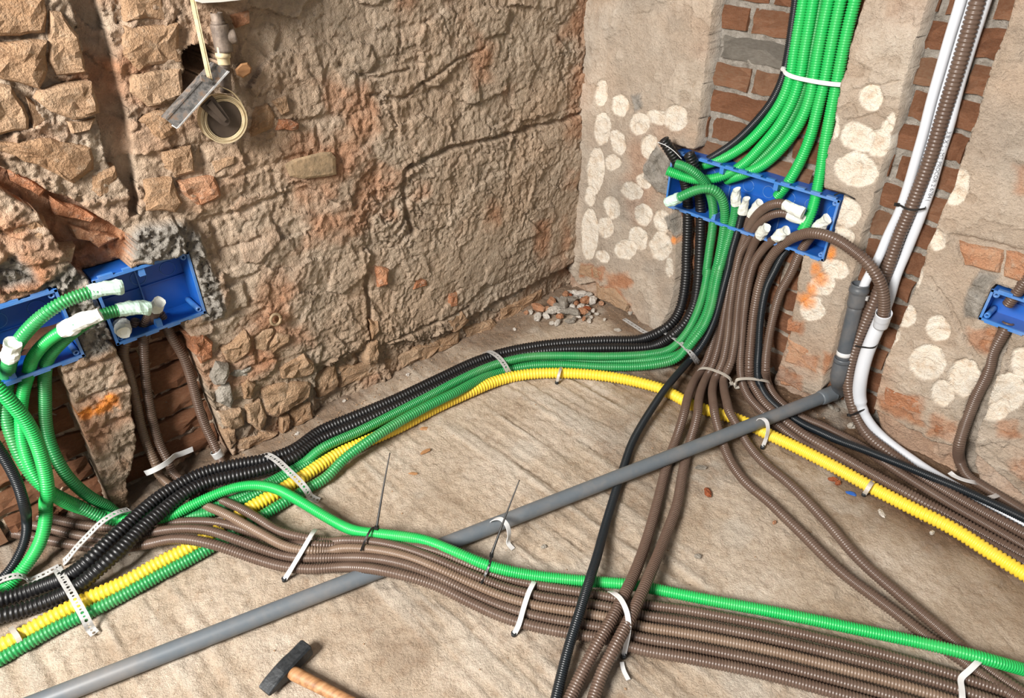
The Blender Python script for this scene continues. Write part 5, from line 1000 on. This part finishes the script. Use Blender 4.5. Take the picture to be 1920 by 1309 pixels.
# ---- rubble and crumbs
def lie(name, c, x, y, size, mat, seed, label, cat, group=None, flat=.5, lift=0, elong=1.0):
    p = onF(px(c, x, y)); z = floor_z(p[0], p[1]); g = np.random.default_rng(seed); a = g.random()*6.28; ax_ = [np.array([math.cos(a), math.sin(a), .15*(g.random()-.5)]), np.array([-math.sin(a), math.cos(a), .3*(g.random()-.5)]), np.array([0, 0, 1.])]
    o = chunk(name, [p[0], p[1], z+size*flat*.8+lift], ax_, (size*elong, size*.75, size*flat), mat, seed); tag(o, label, cat, group); return o
pile = [(250, 555, .017, 'chip_orange', 1.4), (490, 590, .014, 'chip_white', 1.5), (700, 325, .013, 'chip_orange', 1.4), (850, 285, .012, 'chip_white', 1), (955, 310, .013, 'chip_white', 1.6), (1015, 425, .016, 'chip_orange', 1), (1130, 420, .016, 'chip_white', 1), (660, 500, .021, 'grey_stone', 1.5),
        (760, 450, .018, 'grey_stone', 1.5), (480, 460, .016, 'chip_orange', 1.3), (810, 540, .011, 'chip_white', 1.2), (940, 530, .013, 'chip_white', 1), (1030, 555, .011, 'chip_red', 1.2), (610, 670, .012, 'chip_orange', 1), (240, 670, .014, 'chip_white', 1.3), (830, 620, .016, 'grey_stone', 1.5), (960, 600, .013, 'chip_orange', 1.3), (570, 760, .010, 'chip_white', 1.5),
        (480, 760, .008, 'chip_white', 1), (380, 650, .011, 'chip_white', 1.2), (1050, 520, .009, 'chip_white', 1), (770, 740, .010, 'grey_stone', 1.4), (840, 710, .008, 'grey_stone', 1), (1060, 610, .009, 'grey_stone', 1), (600, 595, .009, 'chip_white', 1), (870, 480, .010, 'chip_orange', 1.5), (840, 380, .010, 'chip_white', 1.2), (1070, 310, .009, 'chip_white', 1.4), (760, 270, .008, 'chip_white', 2), (930, 385, .007, 'chip_white', 1),
        (1150, 560, .008, 'chip_white', 1), (1210, 620, .007, 'chip_white', 1), (1120, 660, .007, 'chip_white', 1), (1000, 690, .007, 'chip_orange', 1.3), (1280, 460, .009, 'chip_orange', 1), (700, 610, .012, 'grey_stone', 1.6), (130, 600, .009, 'chip_white', 1), (60, 610, .008, 'chip_orange', 1), (1090, 720, .008, 'chip_white', 1.3), (900, 660, .007, 'chip_white', 1.4), (560, 410, .009, 'grey_stone', 1.8), (560, 520, .011, 'grey_stone', 1.4), (400, 560, .011, 'chip_orange', 1.2), (1760, 600, .008, 'chip_white', 1), (1340, 700, .006, 'chip_white', 1), (1550, 860, .007, 'chip_white', 1.4), (660, 410, .012, 'chip_orange', 1.2), (780, 330, .009, 'chip_red', 1.2)]
nm = {'chip_orange': ('orange brick chip in the rubble heap in the room corner', 'orange chips of the corner heap'), 'chip_white': ('pale plaster chip in the rubble heap in the room corner', 'pale chips of the corner heap'), 'grey_stone': ('grey mortar chip in the rubble heap in the room corner', 'grey chips of the corner heap'), 'chip_red': ('dark red brick chip in the rubble heap in the room corner', 'red chips of the corner heap')}
BIG = {0: 'oblong orange brick chip at the far left of the corner heap', 1: 'long white plaster chip low at the left of the corner heap', 2: 'orange brick chip at the top left of the corner heap', 3: 'white rounded chip at the very top of the corner heap', 4: 'tall pale sliver at the top right of the corner heap',
       5: 'squarish orange brick chip right of the middle of the corner heap', 6: 'large white plaster chip at the right end of the corner heap', 7: 'largest grey mortar slab in the middle of the corner heap', 8: 'grey mortar slab just above the largest slab of the corner heap', 12: 'dark red chip at the lower right of the corner heap', 13: 'orange brick chip at the bottom of the corner heap',
       14: 'white chip at the lower left tip of the corner heap', 15: 'grey mortar slab at the lower middle of the corner heap', 34: 'lone orange crumb right of the corner heap', 43: 'pale chip by the loose end of the perforated strap', 47: 'dark red crumb near the top of the corner heap'}
for i, (x, y, s_, mt, el) in enumerate(pile):
    core = math.exp(-(((x-750)/380)**2+((y-500)/200)**2)); lie('rubble_chip', 'Y', x, y+40*core, s_*1.3, mt, 700+i, BIG.get(i, nm[mt][0]), 'rubble', nm[mt][1], .55, .022*core, el)
for c, x, y, s_, mt, lab, fl, el in [('M', 410, 425, .013, 'chip_white', 'white plaster lump beside the bend of the brown riser', .6, 1.1), ('B', 305, 1005, .012, 'grey_stone', 'flat grey chip between the brown conduits right of the grey pipe', .3, 1.5), ('B', 338, 1130, .012, 'chip_red', 'dark red brick chip alone on the floor right of the crossing pair', .5, 1.3), ('M', 262, 838, .009, 'chip_red', 'larger red brick chip in front of the yellow conduit', .6, 1.3),
      ('M', 302, 868, .009, 'chip_red', 'squat red brick chip just right of its larger neighbour', .6, 1), ('M', 650, 1103, .009, 'chip_white', 'pale flake on the floor in front of the yellow conduit', .25, 1.6), ('E', 645, 383, .009, 'grey_stone', 'grey pebble in the open floor right of the crossing pair', .5, 1), ('E', 42, 345, .007, 'grey_stone', 'dark pebble left of the thin black conduit', .6, 1), ('M', 240, 275, .009, 'grey_stone', 'grey chip behind the elbow of the drain pipe', .4, 1.5),
      ('M', 290, 300, .008, 'grey_stone', 'small brown chip between elbow and brown riser', .4, 1.3), ('D', 955, 110, .010, 'wood', 'wood shaving on the floor below the yellow arc', .2, 1.6), ('D', 900, 212, .008, 'wood', 'thin wood crumb near the left upright black tie', .2, 1.5), ('F', 1000, 515, .007, 'chip_white', 'pale crumb on the floor below the corner heap', .6, 1), ('O', 1290, 790, .006, 'chip_white', 'pale crumb behind the black conduits near the left wall', .6, 1), ('O', 1775, 585, .007, 'chip_white', 'white crumb at the foot of the left wall', .6, 1), ('O', 930, 1030, .007, 'chip_white', 'thin pale flake at the wall foot left of the black conduits', .4, 1.5), ('F', 535, 1020, .009, 'wood', 'wood chip in front of the yellow conduit', .3, 1.5), ('E', 1560, 290, .007, 'chip_white', 'tiny pale crumb below the yellow conduit at the right', .5, 1.2), ('E', 945, 248, .006, 'chip_orange', 'tiny orange crumb beside the diagonal brown conduit', .5, 1.2)]:
    lie('stone_chip', c, x, y, s_, mt, int(x*7+y), lab, 'chip', None, fl, 0, el)
o = lie('plastic_shard', 'M', 408, 948, .010, 'blue_plastic', 5, 'small blue plastic shard on the floor before the yellow conduit', 'shard', None, .2, 0, 1.3)
g = np.random.default_rng(11); V = []; F = []
for i in range(900):                                     # grit swept along the foot of the walls
    if g.random() < .5: x, y = -g.random()*1.5-.05, -abs(g.normal(.03, .05))
    else: x, y = -abs(g.normal(.03, .05)), -g.random()*1.6-.05
    if i > 700: x, y = -g.random()*1.6, -g.random()*1.6
    s_ = .0010+.0022*g.random()**2; p = np.array([x, y, floor_z(x, y)+s_*.5]); k = len(V); R3 = g.normal(size=(6, 3)); R3[:] = [[1, 0, 0], [-1, 0, 0], [0, 1, 0], [0, -1, 0], [0, 0, .8], [0, 0, -.8]]
    V += list(p+s_*R3*(0.7+.6*g.random((6, 1)))); F += [[k+a, k+b_, k+c_] for a, b_, c_ in ((0, 2, 4), (2, 1, 4), (1, 3, 4), (3, 0, 4), (2, 0, 5), (1, 2, 5), (3, 1, 5), (0, 3, 5))]
o = mk('floor_grit', V, F, 'dusty_brick', None, False, np.zeros(3)); tag(o, 'fine pale grit strewn over the screed floor', 'grit', None, 'stuff')

o = tube('cut_wire', spline(np.array([at('A', 1400, 560, 'r', .004), at('A', 1450, 545, 'r', .010), at('A', 1490, 560, 'r', .012), at('A', 1545, 588, 'r', .006)]), .003, 0), .0018, 'black_plastic', None, 8, .001); tag(o, 'short black cut wire at the upper right corner of the long box', 'wire')
o = tube('pull_wire', spline(np.array([at('A', 128, 180, 'r', .078), at('A', 180, 200, 'r', .072), at('A', 240, 240, 'r', .066), at('A', 300, 300, 'r', .055)]), .003, 0), .0010, 'white_tie', None, 8, .001); tag(o, 'thin pale pull wire at the open mouth of the fat black conduit', 'wire')
